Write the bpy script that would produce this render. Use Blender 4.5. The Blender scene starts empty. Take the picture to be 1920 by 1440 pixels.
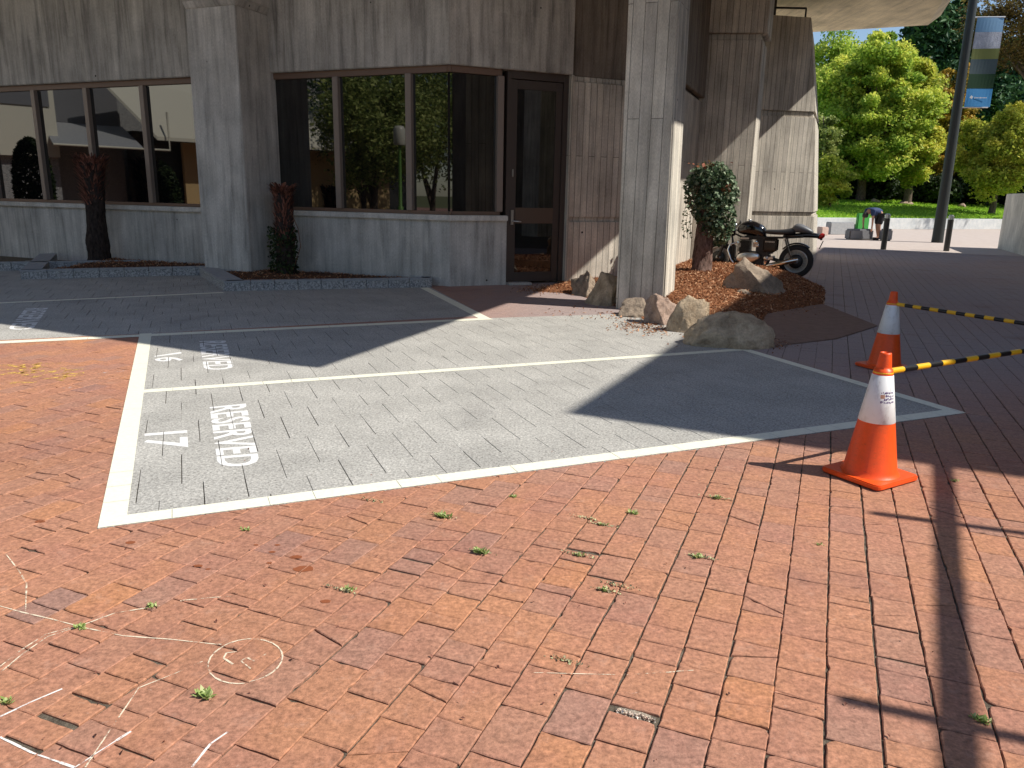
import bpy, bmesh, math, random
import numpy as np
from mathutils import Vector, Matrix, noise
random.seed(7); np.random.seed(7)
R_ = math.radians
S = bpy.context.scene
COL = S.collection

# ---------------------------------------------------------------- camera, world, sun
FPX, HC = 1440.0, 1.5
PIT, ROL = math.atan(356 / FPX), math.atan(.0193)
_R0 = Vector((1, 0, 0)); _U0 = Vector((0, math.sin(PIT), math.cos(PIT))); _F = Vector((0, math.cos(PIT), -math.sin(PIT)))
_R = _R0 * math.cos(ROL) + _U0 * math.sin(ROL); _U = -_R0 * math.sin(ROL) + _U0 * math.cos(ROL)
cam = bpy.data.cameras.new('camera'); camo = bpy.data.objects.new('camera', cam); COL.objects.link(camo)
m3 = Matrix((_R, _U, -_F)).transposed()
camo.matrix_world = Matrix.Translation((0, 0, HC)) @ m3.to_4x4()
cam.sensor_width = 36; cam.lens = 36 * FPX / 1920; cam.clip_start = .05; cam.clip_end = 2000
S.camera = camo

SUN_B, SUN_E = 106.0, 48.5
w = bpy.data.worlds.new("World"); S.world = w; w.use_nodes = True
nt = w.node_tree; nt.nodes.clear()
wo = nt.nodes.new('ShaderNodeOutputWorld'); wb = nt.nodes.new('ShaderNodeBackground'); sk = nt.nodes.new('ShaderNodeTexSky')
sk.sky_type = 'NISHITA'; sk.sun_disc = False; sk.sun_elevation = R_(SUN_E); sk.sun_rotation = R_(SUN_B)
sk.altitude = 500; sk.air_density = 1.0; sk.dust_density = .6; sk.ozone_density = 1.5
wb.inputs['Strength'].default_value = .108
nt.links.new(sk.outputs[0], wb.inputs[0]); nt.links.new(wb.outputs[0], wo.inputs[0])
sl = bpy.data.lights.new('sun', 'SUN'); sl.energy = 5.0; sl.angle = R_(.53); sl.color = (1, .955, .88)
so = bpy.data.objects.new('sun', sl); COL.objects.link(so)
sv = Vector((math.sin(R_(SUN_B)) * math.cos(R_(SUN_E)), math.cos(R_(SUN_B)) * math.cos(R_(SUN_E)), math.sin(R_(SUN_E))))
so.rotation_euler = sv.to_track_quat('Z', 'Y').to_euler(); so.location = sv * 60
S.view_settings.view_transform = 'Standard'; S.view_settings.look = 'None'; S.view_settings.exposure = 0.27; S.view_settings.gamma = 1
S.render.engine = 'CYCLES'
S.cycles.max_bounces = 8; S.cycles.diffuse_bounces = 4; S.cycles.glossy_bounces = 4; S.cycles.transparent_max_bounces = 8
S.cycles.use_denoising = True

def G(u, v, z=0.0):
    """ground point (at height z) where a line of sight of the survey photo lands"""
    d = _F + _R * ((u - 960) / FPX) + _U * ((720 - v) / FPX)
    t = (z - HC) / d.z
    return Vector((d.x * t, HC * 0 + d.y * t, z))
def brg(b): return Vector((math.sin(R_(b)), math.cos(R_(b)), 0))
A112, B22, C67 = brg(112), brg(22), brg(67)

# ---------------------------------------------------------------- materials
def mat(name, col=(.5, .5, .5), rough=.7, metal=0., spec=.5):
    m = bpy.data.materials.new(name); m.use_nodes = True
    b = m.node_tree.nodes['Principled BSDF']
    b.inputs['Base Color'].default_value = (*col, 1); b.inputs['Roughness'].default_value = rough
    b.inputs['Metallic'].default_value = metal; b.inputs['Specular IOR Level'].default_value = spec
    return m
class N:
    """tiny node helper"""
    def __init__(s, m): s.m = m; s.t = m.node_tree; s.b = s.t.nodes['Principled BSDF']
    def n(s, typ, **k):
        x = s.t.nodes.new('ShaderNode' + typ)
        for a, v in k.items():
            if a in x.inputs.keys(): x.inputs[a].default_value = v
            else: setattr(x, a, v)
        return x
    def l(s, a, b): s.t.links.new(a, b)
    def co(s, kind='Object', scale=(1, 1, 1), rot=(0, 0, 0)):
        c = s.n('TexCoord'); mp = s.n('Mapping'); s.l(c.outputs[kind], mp.inputs[0])
        mp.inputs['Scale'].default_value = scale; mp.inputs['Rotation'].default_value = rot
        return mp.outputs[0]
    def noise(s, vec, scale, detail=4, rough=.55, dist=0.):
        x = s.n('TexNoise'); x.inputs['Scale'].default_value = scale; x.inputs['Detail'].default_value = detail
        x.inputs['Roughness'].default_value = rough; x.inputs['Distortion'].default_value = dist
        if vec is not None: s.l(vec, x.inputs['Vector'])
        return x.outputs['Fac']
    def ramp(s, fac, stops):
        x = s.n('ValToRGB'); e = x.color_ramp.elements
        while len(e) < len(stops): e.new(.5)
        for i, (p, c) in enumerate(stops):
            e[i].position = p; e[i].color = (*c, 1) if len(c) == 3 else c
        s.l(fac, x.inputs[0]); return x.outputs[0]
    def gray(s, fac, a, b, lo=0., hi=1.): return s.ramp(fac, [(a, (lo,) * 3), (b, (hi,) * 3)])
    def mix(s, f, a, b, mode='MIX'):
        x = s.n('MixRGB', blend_type=mode)
        for i, v in enumerate((f, a, b)):
            if hasattr(v, 'is_output'): s.l(v, x.inputs[i])
            elif isinstance(v, (int, float)): x.inputs[i].default_value = v if i == 0 else (v, v, v, 1)
            else: x.inputs[i].default_value = (*v, 1)
        return x.outputs[0]
    def bump(s, h, strength=.4, dist=.01):
        x = s.n('Bump'); x.inputs['Strength'].default_value = strength; x.inputs['Distance'].default_value = dist
        s.l(h, x.inputs['Height']); s.l(x.outputs[0], s.b.inputs['Normal'])
    def base(s, c): s.l(c, s.b.inputs['Base Color'])

def concrete(name, col, board=.13, var=.25, streak=.35, groove=.5, bump=.5, blen=2.6, seed=0., mort=.0035):
    m = mat(name, col, .88, spec=.25); q = N(m)
    uv = q.co('UV'); sep = q.n('SeparateXYZ'); q.l(uv, sep.inputs[0])
    # boards: long axis up the wall
    wob = q.noise(q.co('UV', (1.3, .5, 1)), 2., 2)
    cmb = q.n('CombineXYZ'); q.l(sep.outputs[1], cmb.inputs[0]); q.l(sep.outputs[0], cmb.inputs[1])
    add = q.n('VectorMath', operation='ADD'); q.l(cmb.outputs[0], add.inputs[0]); add.inputs[1].default_value = (seed * 1.37, seed * .71, 0)
    br = q.n('TexBrick'); q.l(add.outputs[0], br.inputs['Vector'])
    br.offset = .37; br.squash = 1
    br.inputs['Scale'].default_value = 1; br.inputs['Brick Width'].default_value = blen; br.inputs['Row Height'].default_value = board
    br.inputs['Mortar Size'].default_value = mort; br.inputs['Mortar Smooth'].default_value = .3; br.inputs['Bias'].default_value = 0
    br.inputs['Color1'].default_value = (1 - var, 1 - var, 1 - var * .9, 1); br.inputs['Color2'].default_value = (1 + var * .4,) * 3 + (1,)
    br.inputs['Mortar'].default_value = (1 - groove,) * 3 + (1,)
    c = q.mix(1., col, br.outputs['Color'], 'MULTIPLY')
    st = q.noise(q.co('UV', (5, .35, 1)), 1.6, 7, .66, .15)
    c = q.mix(1., c, q.ramp(st, [(.28, (1 - streak * 1.25,) * 3), (.5, (1., .99, .97)), (.75, (1 + streak * .75,) * 3)]), 'MULTIPLY')
    bl = q.noise(q.co('UV', (1.3, .9, 1)), 1.1, 5, .6)
    c = q.mix(1., c, q.gray(bl, .3, .7, .72, 1.22), 'MULTIPLY')
    fine = q.noise(q.co('UV', (60, 9, 1)), 3., 5, .7)
    c = q.mix(1., c, q.gray(fine, .3, .7, .68, 1.3), 'MULTIPLY')
    drip = q.noise(q.co('UV', (14, .16, 1)), 1.3, 5, .7); c = q.mix(q.gray(drip, .60, .70, 0, .42), c, tuple(x * .42 for x in col)); pale = q.noise(q.co('UV', (11, .7, 1)), 2.1, 6, .75); c = q.mix(q.gray(pale, .62, .72, 0, .45), c, tuple(min(.75, x * 1.6) for x in col))
    # tie holes and blow holes
    vo = q.n('TexVoronoi'); vo.inputs['Scale'].default_value = 1; vo.inputs['Randomness'].default_value = .12
    q.l(q.co('UV', (1.15, 1.15, 1)), vo.inputs['Vector'])
    hole = q.gray(vo.outputs['Distance'], .016, .024)
    c = q.mix(hole, (.02, .018, .015), c)
    vo2 = q.n('TexVoronoi'); vo2.inputs['Scale'].default_value = 9; q.l(uv, vo2.inputs['Vector'])
    pit = q.gray(vo2.outputs['Distance'], .03, .06)
    c = q.mix(1., c, q.mix(pit, (.55, .53, .5), (1, 1, 1)), 'MULTIPLY')
    q.base(c)
    h = q.mix(1., q.gray(fine, .2, .8, .6, 1.), br.outputs['Color'], 'MULTIPLY')
    h = q.mix(1., h, hole, 'MULTIPLY'); h = q.mix(.35, h, st)
    q.bump(h, bump, .012)
    return m

M = {}
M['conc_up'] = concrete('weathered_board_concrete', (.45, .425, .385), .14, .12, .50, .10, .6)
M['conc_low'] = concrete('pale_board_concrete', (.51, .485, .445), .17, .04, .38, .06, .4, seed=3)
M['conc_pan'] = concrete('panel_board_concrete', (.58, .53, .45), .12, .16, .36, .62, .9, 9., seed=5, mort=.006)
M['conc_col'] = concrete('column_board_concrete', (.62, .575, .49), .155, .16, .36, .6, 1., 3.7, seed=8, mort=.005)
M['conc_dark'] = concrete('dark_board_concrete', (.22, .185, .15), .12, .12, .5, .2, .6, seed=11)  # darker board concrete for the upper panels
M['soffit'] = concrete('soffit_concrete', (.84, .73, .55), 1.6, .06, .2, .35, .2, 3.2, seed=2)
M['wallwhite'] = concrete('rendered_concrete', (.66, .63, .56), 1.2, .05, .25, .1, .3, 3, seed=4)

def brickmat():
    m = mat('red_clay_paver', (.4, .15, .08), .82, spec=.3); q = N(m)
    at = q.n('Attribute', attribute_name='rnd'); r = at.outputs['Fac']
    o = q.co('Object')
    c = q.ramp(r, [(0., (.31, .175, .135)), (.18, (.375, .198, .138)), (.5, (.425, .203, .122)), (.8, (.45, .21, .115)), (1., (.48, .215, .104))])
    n1 = q.noise(o, 2.2, 4, .6)
    c = q.mix(q.gray(n1, .42, .68, 0, .6), c, (.37, .165, .115))
    n5 = q.noise(o, .35, 3, .5)
    c = q.mix(1., c, q.gray(n5, .3, .7, .86, 1.12), 'MULTIPLY')
    n2 = q.noise(o, 55, 6, .72)
    c = q.mix(1., c, q.gray(n2, .28, .74, .5, 1.45), 'MULTIPLY')
    n8 = q.noise(o, 19, 5, .7)
    c = q.mix(1., c, q.gray(n8, .3, .7, .8, 1.18), 'MULTIPLY')
    n3 = q.noise(o, 9, 6, .75)
    c = q.mix(q.gray(n3, .56, .74, 0, .55), c, (.52, .30, .215))
    n6 = q.noise(q.co('Object', (1, 2.6, 1), (0, 0, R_(40))), 22, 5, .8, 1.)
    c = q.mix(q.gray(n6, .63, .72, 0, .6), c, (.60, .42, .33))
    n7 = q.noise(o, 5.5, 5, .7)
    c = q.mix(q.gray(n7, .62, .74, 0, .55), c, (.17, .085, .06))
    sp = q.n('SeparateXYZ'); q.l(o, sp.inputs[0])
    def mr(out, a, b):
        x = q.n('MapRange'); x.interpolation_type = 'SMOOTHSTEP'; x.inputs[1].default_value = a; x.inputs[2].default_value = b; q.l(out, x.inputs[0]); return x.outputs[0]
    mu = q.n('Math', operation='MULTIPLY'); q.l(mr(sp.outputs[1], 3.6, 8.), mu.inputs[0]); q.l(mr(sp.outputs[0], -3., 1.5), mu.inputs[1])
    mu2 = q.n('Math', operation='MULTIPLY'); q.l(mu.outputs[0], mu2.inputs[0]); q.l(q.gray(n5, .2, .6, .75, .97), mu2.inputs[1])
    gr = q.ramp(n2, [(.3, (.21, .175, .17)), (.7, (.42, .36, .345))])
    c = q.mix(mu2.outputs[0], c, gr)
    n4 = q.noise(o, 1.1, 3, .5)
    c = q.mix(q.gray(n4, .60, .72, 0, .35), c, (.20, .11, .085))
    q.base(c)
    rg = q.gray(n2, .3, .7, .7, .95); q.l(rg, q.b.inputs['Roughness'])
    q.bump(q.mix(.5, n2, q.noise(o, 160, 4, .7)), .55, .004)
    return m
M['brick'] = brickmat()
def greymat():
    m = mat('grey_painted_paver', (.33, .33, .31), .8, spec=.3); q = N(m)
    o = q.co('Object'); n1 = q.noise(o, 68, 6, .78); n2 = q.noise(o, 2., 5, .6); n3 = q.noise(o, 30, 4, .7)
    at = q.n('Attribute', attribute_name='rnd')
    c = q.ramp(n1, [(.32, (.13, .125, .115)), (.5, (.405, .39, .355)), (.68, (.66, .64, .58))])
    c = q.mix(1., c, q.gray(n3, .3, .7, .84, 1.12), 'MULTIPLY')
    c = q.mix(1., c, q.gray(n2, .3, .7, .86, 1.12), 'MULTIPLY')
    c = q.mix(1., c, q.gray(at.outputs['Fac'], 0, 1, .975, 1.025), 'MULTIPLY')
    n4 = q.noise(q.co('Object', (1, 1.6, 1)), 1.6, 6, .7)
    c = q.mix(q.gray(n4, .62, .74, 0, .16), c, (.2, .19, .18))
    oil = q.noise(q.co('Object', (1.2, .8, 1), (0, 0, R_(23))), .9, 4, .55, .6)
    c = q.mix(q.gray(oil, .60, .72, 0, .28), c, (.17, .16, .15))
    q.base(c); q.bump(n1, .5, .004); return m
M['grey'] = greymat()
def paint(name, col, wear=0.):
    m = mat(name, col, .6, spec=.4); q = N(m); o = q.co('Object')
    n1 = q.noise(o, 40, 4, .7); n2 = q.noise(o, 6, 5, .7)
    c = q.mix(1., col, q.gray(n1, .3, .7, .9, 1.05), 'MULTIPLY')
    c = q.mix(q.gray(n2, .55, .8, 0, .18), c, tuple(x * .6 for x in col))
    q.base(c); q.bump(n1, .25, .002)
    if wear:
        wn = q.noise(o, 14, 8, .8)
        q.l(q.gray(wn, wear, wear + .08), q.b.inputs['Alpha'])
    return m
M['white'] = paint('white_road_paint', (.84, .82, .66))
M['letter'] = paint('white_stencil_paint', (.80, .79, .76))
M['yellow'] = paint('worn_yellow_paint', (.80, .52, .12), .49)
M['worn'] = paint('worn_white_scuff', (.75, .6, .55), .56)
M['chalk'] = paint('chalk', (.85, .78, .72), .40)
M['chalkfaint'] = paint('faint_chalk', (.80, .68, .50), .44)
def soil(name, a, b, sc=30):
    m = mat(name, a, .95, spec=.1); q = N(m); n = q.noise(q.co('Object'), sc, 7, .75)
    q.base(q.ramp(n, [(.3, a), (.7, b)])); q.bump(n, .8, .02); return m
M['dirt'] = soil('joint_dirt', (.035, .027, .02), (.24, .20, .15), 26)
M['mulchbase'] = soil('bark_mulch', (.09, .035, .018), (.34, .15, .07), 45)
M['soil'] = soil('planter_soil', (.045, .025, .018), (.15, .075, .045), 30)
M['slabbrown'] = soil('smooth_brown_concrete', (.20, .135, .105), (.27, .185, .15), 8)
M['pave2'] = soil('pale_road_paving', (.44, .365, .32), (.53, .46, .41), 3)
M['lawn'] = soil('lawn_ground', (.16, .32, .03), (.28, .46, .05), 5)
M['mud'] = soil('far_ground', (.10, .11, .05), (.16, .16, .08), .6)
M['sand'] = soil('bedding_sand', (.22, .17, .12), (.6, .52, .42), 60)
def chipmat(name, stops, rough=.8, trans=0.):
    m = mat(name, stops[0][1], rough, spec=.25); q = N(m)
    at = q.n('Attribute', attribute_name='rnd'); c = q.ramp(at.outputs['Fac'], stops); q.base(c)
    if trans:
        tr = q.n('BsdfTranslucent'); mx = q.n('MixShader'); q.l(c, tr.inputs[0])
        mx.inputs[0].default_value = trans; q.l(q.b.outputs[0], mx.inputs[1]); q.l(tr.outputs[0], mx.inputs[2])
        out = [x for x in q.t.nodes if x.type == 'OUTPUT_MATERIAL'][0]; q.l(mx.outputs[0], out.inputs[0])
    return m
M['chips'] = chipmat('bark_chips', [(0, (.10, .035, .015)), (.35, (.26, .10, .04)), (.7, (.46, .21, .10)), (1, (.66, .42, .25))])
def leafm(name, a, b, c, t=.35): return chipmat(name, [(0, a), (.5, b), (1, c)], .55, t)
M['maple'] = leafm('bright_maple_leaves', (.20, .34, .05), (.48, .60, .09), (.80, .77, .15), .48)
M['yellowgreen'] = leafm('yellow_green_leaves', (.24, .32, .04), (.54, .57, .09), (.82, .72, .13), .48)
M['olive'] = leafm('olive_leaves', (.12, .17, .045), (.28, .34, .09), (.48, .50, .16), .35)
M['amber'] = leafm('amber_leaves', (.14, .12, .025), (.50, .36, .06), (.78, .46, .08), .35)
M['conifer'] = leafm('dark_conifer_leaves', (.02, .055, .025), (.055, .13, .05), (.13, .24, .09), .15)
M['brownleaf'] = leafm('brown_autumn_leaves', (.06, .045, .015), (.17, .11, .03), (.24, .20, .05), .3)
M['hedge'] = leafm('dark_hedge_leaves', (.014, .024, .01), (.03, .05, .018), (.07, .10, .03), .15)
M['ivy'] = leafm('ivy_leaves', (.03, .065, .03), (.11, .18, .09), (.40, .46, .31), .2)
M['ivyred'] = leafm('reddened_ivy_leaves', (.20, .05, .03), (.34, .10, .05), (.20, .14, .06), .2)
M['weed'] = leafm('weed_leaves', (.18, .26, .06), (.36, .46, .14), (.58, .60, .30), .3)
M['grass'] = leafm('grass_blades', (.18, .36, .03), (.32, .52, .045), (.48, .62, .07), .4)
M['crumb'] = chipmat('pale_brick_crumbs', [(0, (.35, .22, .16)), (.5, (.6, .48, .38)), (1, (.75, .68, .58))])
M['drymoss'] = chipmat('dry_moss', [(0, (.20, .17, .10)), (.5, (.42, .38, .22)), (1, (.50, .52, .28))])
M['fibre'] = chipmat('palm_fibre', [(0, (.045, .02, .015)), (.5, (.17, .065, .045)), (1, (.36, .16, .11))])
def bark(name, a, b, sc=14):
    m = mat(name, a, .95, spec=.1); q = N(m); n = q.noise(q.co('Object', (1, 1, .35)), sc, 6, .75)
    q.base(q.ramp(n, [(.35, a), (.65, b)])); q.bump(n, 1., .03); return m
M['bark'] = bark('tree_bark', (.06, .045, .035), (.20, .15, .12))
M['darkbark'] = bark('dark_palm_bark', (.018, .014, .012), (.07, .052, .045), 22)
M['pinkbark'] = bark('peeling_bark', (.07, .045, .035), (.30, .20, .165), 26)
def rockm(name, a, b, sc=5):
    m = mat(name, a, .88, spec=.25); q = N(m); o = q.co('Object')
    n = q.noise(o, sc, 8, .68, .4); n2 = q.noise(o, sc * 9, 5, .7)
    c = q.ramp(n, [(.3, a), (.55, b), (.72, tuple(x * 1.25 for x in b))])
    c = q.mix(1., c, q.gray(n2, .3, .7, .75, 1.2), 'MULTIPLY'); q.base(c)
    q.bump(q.mix(.5, n, n2), .9, .03); return m
M['rock'] = rockm('tan_boulder', (.24, .17, .105), (.52, .40, .27))
M['rock2'] = rockm('grey_boulder', (.15, .115, .085), (.33, .26, .195))
M['rockpink'] = rockm('pink_boulder', (.24, .16, .12), (.44, .32, .25))
def speck(name, a, b, sc=60):
    m = mat(name, a, .85, spec=.3); q = N(m); n = q.noise(q.co('Object'), sc, 5, .8)
    q.base(q.ramp(n, [(.4, a), (.62, b)])); q.bump(n, .6, .008); return m
M['sillm'] = concrete('smooth_sill_concrete', (.60, .57, .52), 1.5, .04, .2, .3, .3, 3, seed=6)
M['kerb'] = speck('pebbled_kerb', (.14, .14, .145), (.55, .54, .52), 38)
M['kerbtop'] = speck('smooth_kerb_top', (.30, .31, .32), (.38, .38, .38), 12)
M['lowwall'] = speck('pale_lawn_kerb', (.50, .52, .52), (.62, .62, .60), 4)
M['edging'] = speck('red_edging_brick', (.24, .10, .07), (.36, .17, .12), 18)
M['frame'] = mat('brown_window_metal', (.18, .108, .072), .5, .1)
M['framelight'] = mat('bronze_mullion', (.25, .195, .16), .45, .15)
M['doorframe'] = mat('dark_brown_door', (.062, .045, .036), .55)
M['doorrail'] = mat('brown_door_rail', (.10, .065, .045), .5)
def glass():
    m = mat('dark_tinted_glass', (.004, .004, .004), .015); b = m.node_tree.nodes['Principled BSDF']
    b.inputs['IOR'].default_value = 1.95; return m
M['glass'] = glass()
M['steel'] = mat('brushed_steel', (.55, .55, .54), .35, 1.)
M['chrome'] = mat('polished_chrome', (.80, .79, .77), .12, 1.)
M['alu'] = mat('engine_cover_metal', (.72, .70, .67), .28, 1.)
M['black'] = mat('gloss_black_paint', (.006, .006, .008), .12); M['black'].node_tree.nodes['Principled BSDF'].inputs['Coat Weight'].default_value = .6
M['blackmet'] = mat('satin_black_metal', (.018, .018, .018), .42)
M['rubber'] = mat('tyre_rubber', (.018, .018, .019), .75)
M['seat'] = mat('black_seat_vinyl', (.035, .036, .04), .38)
M['seathump'] = mat('grey_seat_cowl', (.13, .135, .145), .4)
M['redlens'] = mat('red_tail_lens', (.55, .015, .01), .15)
M['post'] = mat('dark_green_grey_post', (.02, .024, .023), .5, .1)
M['bollard'] = mat('dark_bollard', (.05, .048, .044), .4, .3)
M['orange'] = paint('orange_cone_plastic', (.88, .095, .012)); 
M['orange'].node_tree.nodes['Principled BSDF'].inputs['Roughness'].default_value = .42
def grime(m, dark):
    q = N(m); o = q.co('Object', (1, 1, .45)); src = q.b.inputs['Base Color'].links[0].from_socket
    c = q.mix(q.gray(q.noise(o, 13, 7, .75), .54, .72, 0, .5), src, dark)
    c = q.mix(q.gray(q.noise(q.co('Object', (1, 1, 6)), 30, 3, .6), .64, .70, 0, .45), c, tuple(x * .6 for x in dark)); q.base(c)
grime(M['orange'], (.42, .09, .03))
def sleeve():
    m = mat('white_cone_sleeve', (.82, .82, .80), .4); q = N(m); n = q.noise(q.co('Object', (1, 1, .6)), 16, 6, .7)
    q.base(q.ramp(n, [(.32, (.60, .58, .55)), (.5, (.82, .82, .80)), (1, (.86, .86, .85))])); return m
M['sleeve'] = sleeve()
M['yel'] = mat('yellow_bar_plastic', (.85, .47, .015), .38)
M['blk'] = mat('black_bar_plastic', (.012, .012, .013), .3)
M['purple'] = mat('purple_print', (.12, .05, .22), .6)
M['peach'] = mat('peach_print', (.75, .45, .30), .6)
M['skin'] = mat('skin', (.45, .24, .16), .6)
M['hair'] = mat('dark_hair', (.03, .022, .018), .7)
M['navy'] = mat('navy_shirt', (.022, .042, .12), .8)
M['shorts'] = mat('black_shorts', (.015, .015, .018), .85)
M['shoe'] = mat('dark_shoes', (.02, .02, .022), .7)
M['greenbox'] = mat('green_plastic', (.03, .25, .03), .5)
M['greybin'] = mat('grey_plastic', (.17, .17, .18), .6)
M['bblue'] = mat('blue_banner_cloth', (.035, .22, .48), .7)
M['bsky'] = mat('banner_sky_print', (.16, .30, .46), .8)
M['bgold'] = mat('banner_field_print', (.17, .19, .05), .7)
M['bdark'] = mat('banner_lake_print', (.05, .08, .09), .7)
M['bcloud'] = rockm('banner_cloud_print', (.25, .27, .34), (.42, .44, .50), 3)
M['bwhite'] = mat('banner_print_white', (.75, .75, .75), .7)
M['offwhite'] = mat('cream_render', (.72, .68, .55), .8)
M['timber'] = mat('yellow_timber', (.60, .42, .20), .8)  # one even yellow timber tone
M['greenpost'] = mat('green_lamp_paint', (.10, .22, .03), .5)
M['lampglass'] = mat('lamp_globe', (.5, .48, .40), .3)
M['pinkblock'] = speck('pink_block', (.50, .36, .30), (.6, .46, .4), 9)
M['twig'] = mat('dry_leaf_litter', (.16, .07, .035), .9)

# ---------------------------------------------------------------- mesh helpers
def link(name, me, m=None, parent=None):
    o = bpy.data.objects.new(name, me); COL.objects.link(o)
    if m is not None and me is not None:
        for x in (m if isinstance(m, (list, tuple)) else [m]): me.materials.append(x)
    if parent is not None: o.parent = parent
    return o
def thing(o, label, cat, group=None):
    o['label'] = label; o['category'] = cat
    if group: o['group'] = group
    return o
def kind(o, k): o['kind'] = k; return o
def root(name, loc, rz=0., label='', cat='', group=None):
    o = link(name, None); o.location = loc; o.rotation_euler = (0, 0, rz)
    return thing(o, label, cat, group)
class MB:
    def __init__(s): s.v = []; s.f = []; s.mi = []; s.sm = []
    def add(s, vs, fs, mi=0, smooth=False):
        k = len(s.v); s.v += [tuple(p) for p in vs]; s.f += [tuple(i + k for i in f) for f in fs]; s.mi += [mi] * len(fs); s.sm += [smooth] * len(fs)
    def prism(s, ring, z0, z1, mi=0, top=None):
        """ring: plan points; top: other plan points for a battered body"""
        top = top or ring; n = len(ring)
        vs = [(p[0], p[1], z0) for p in ring] + [(p[0], p[1], z1) for p in top]
        a = sum(ring[i][0] * ring[(i + 1) % n][1] - ring[(i + 1) % n][0] * ring[i][1] for i in range(n))
        fs = [(i, (i + 1) % n, n + (i + 1) % n, n + i) for i in range(n)] + [tuple(range(n - 1, -1, -1)), tuple(range(n, 2 * n))]
        if a < 0: fs = [tuple(reversed(f)) for f in fs]
        s.add(vs, fs, mi)
    def box(s, c, size, mi=0, rot=None):
        x, y, z = [d / 2 for d in size]
        vs = [Vector((i * x, j * y, k * z)) for i in (-1, 1) for j in (-1, 1) for k in (-1, 1)]
        if rot is not None: vs = [rot @ p for p in vs]
        c = Vector(c)
        s.add([p + c for p in vs], [(0, 1, 3, 2), (4, 6, 7, 5), (0, 4, 5, 1), (2, 3, 7, 6), (0, 2, 6, 4), (1, 5, 7, 3)], mi)
    def tube(s, pts, r, n=10, mi=0, caps=True, smooth=True):
        pts = [Vector(p) for p in pts]; rs = r if isinstance(r, (list, tuple)) else [r] * len(pts)
        vs = []; fs = []; up = None
        for i, p in enumerate(pts):
            d = (pts[min(i + 1, len(pts) - 1)] - pts[max(i - 1, 0)]).normalized()
            if up is None: up = Vector((0, 0, 1)) if abs(d.z) < .9 else Vector((1, 0, 0))
            x = d.cross(up).normalized(); y = x.cross(d).normalized(); up = y
            vs += [p + (x * math.cos(2 * math.pi * k / n) + y * math.sin(2 * math.pi * k / n)) * rs[i] for k in range(n)]
        for i in range(len(pts) - 1):
            fs += [(i * n + k, i * n + (k + 1) % n, (i + 1) * n + (k + 1) % n, (i + 1) * n + k) for k in range(n)]
        s.add(vs, fs, mi, smooth)
        if caps:
            s.add(vs[:n], [tuple(range(n))], mi); s.add(vs[-n:], [tuple(range(n - 1, -1, -1))], mi)
    def lathe(s, prof, c=(0, 0, 0), n=28, mi=0, axis='z', smooth=True):
        vs = []; fs = []
        for r, h in prof:
            for k in range(n):
                a = 2 * math.pi * k / n; p = (r * math.cos(a), r * math.sin(a), h)
                if axis == 'y': p = (p[0], p[2], p[1])
                if axis == 'x': p = (p[2], p[0], p[1])
                vs.append((p[0] + c[0], p[1] + c[1], p[2] + c[2]))
        for i in range(len(prof) - 1):
            fs += [(i * n + k, i * n + (k + 1) % n, (i + 1) * n + (k + 1) % n, (i + 1) * n + k) for k in range(n)]
        s.add(vs, fs, mi, smooth)
        if prof[0][0] > 1e-4: s.add(vs[:n], [tuple(range(n))], mi)
        if prof[-1][0] > 1e-4: s.add(vs[-n:], [tuple(range(n - 1, -1, -1))], mi)
    def build(s, name, m=None, parent=None, rnd=None, bevel=0., uv=False):
        me = bpy.data.meshes.new(name); me.from_pydata(s.v, [], s.f)
        me.polygons.foreach_set('material_index', s.mi); me.polygons.foreach_set('use_smooth', s.sm)
        if rnd is not None:
            a = me.attributes.new('rnd', 'FLOAT', 'POINT'); a.data.foreach_set('value', rnd)
        me.update()
        o = link(name, me, m, parent)
        bm = bmesh.new(); bm.from_mesh(me)
        if bevel: bmesh.ops.bevel(bm, geom=[e for e in bm.edges if len(e.link_faces) == 2 and e.calc_face_angle(0) > .6], offset=bevel, segments=2, affect='EDGES', clamp_overlap=True)
        if not rnd and len(s.f) < 60000: bmesh.ops.recalc_face_normals(bm, faces=bm.faces)
        bm.to_mesh(me); bm.free()
        if uv: walluv(me)
        return o
def walluv(me):
    l = me.uv_layers.new(name='UVMap').data
    for p in me.polygons:
        n = p.normal
        if abs(n.z) > .75: t = Vector((1, 0, 0)); b = Vector((0, 1, 0)); 
        else: t = Vector((-n.y, n.x, 0)).normalized(); b = Vector((0, 0, 1))
        for li in p.loop_indices:
            co = me.vertices[me.loops[li].vertex_index].co
            l[li].uv = (co.dot(t) + (0 if abs(n.z) > .75 else 5 * round(n.x, 1)), co.dot(b))

# ---------------------------------------------------------------- polygons on the ground
def clip(poly, n, d):
    """keep the side where p.n <= d"""
    out = []; L = len(poly)
    for i in range(L):
        a, b = poly[i], poly[(i + 1) % L]; da = a[0] * n[0] + a[1] * n[1] - d; db = b[0] * n[0] + b[1] * n[1] - d
        if da <= 0: out.append(a)
        if (da < 0 < db) or (db < 0 < da):
            t = da / (da - db); out.append((a[0] + (b[0] - a[0]) * t, a[1] + (b[1] - a[1]) * t))
    return out
def ccw(p):
    a = sum(p[i][0] * p[(i + 1) % len(p)][1] - p[(i + 1) % len(p)][0] * p[i][1] for i in range(len(p)))
    return p if a > 0 else p[::-1]
def edges(p):
    p = ccw(p); r = []
    for i in range(len(p)):
        a, b = p[i], p[(i + 1) % len(p)]; n = (b[1] - a[1], a[0] - b[0]); r.append((n, n[0] * a[0] + n[1] * a[1]))
    return r
def inter(poly, es):
    for n, d in es:
        poly = clip(poly, n, d)
        if len(poly) < 3: return []
    return poly
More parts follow.
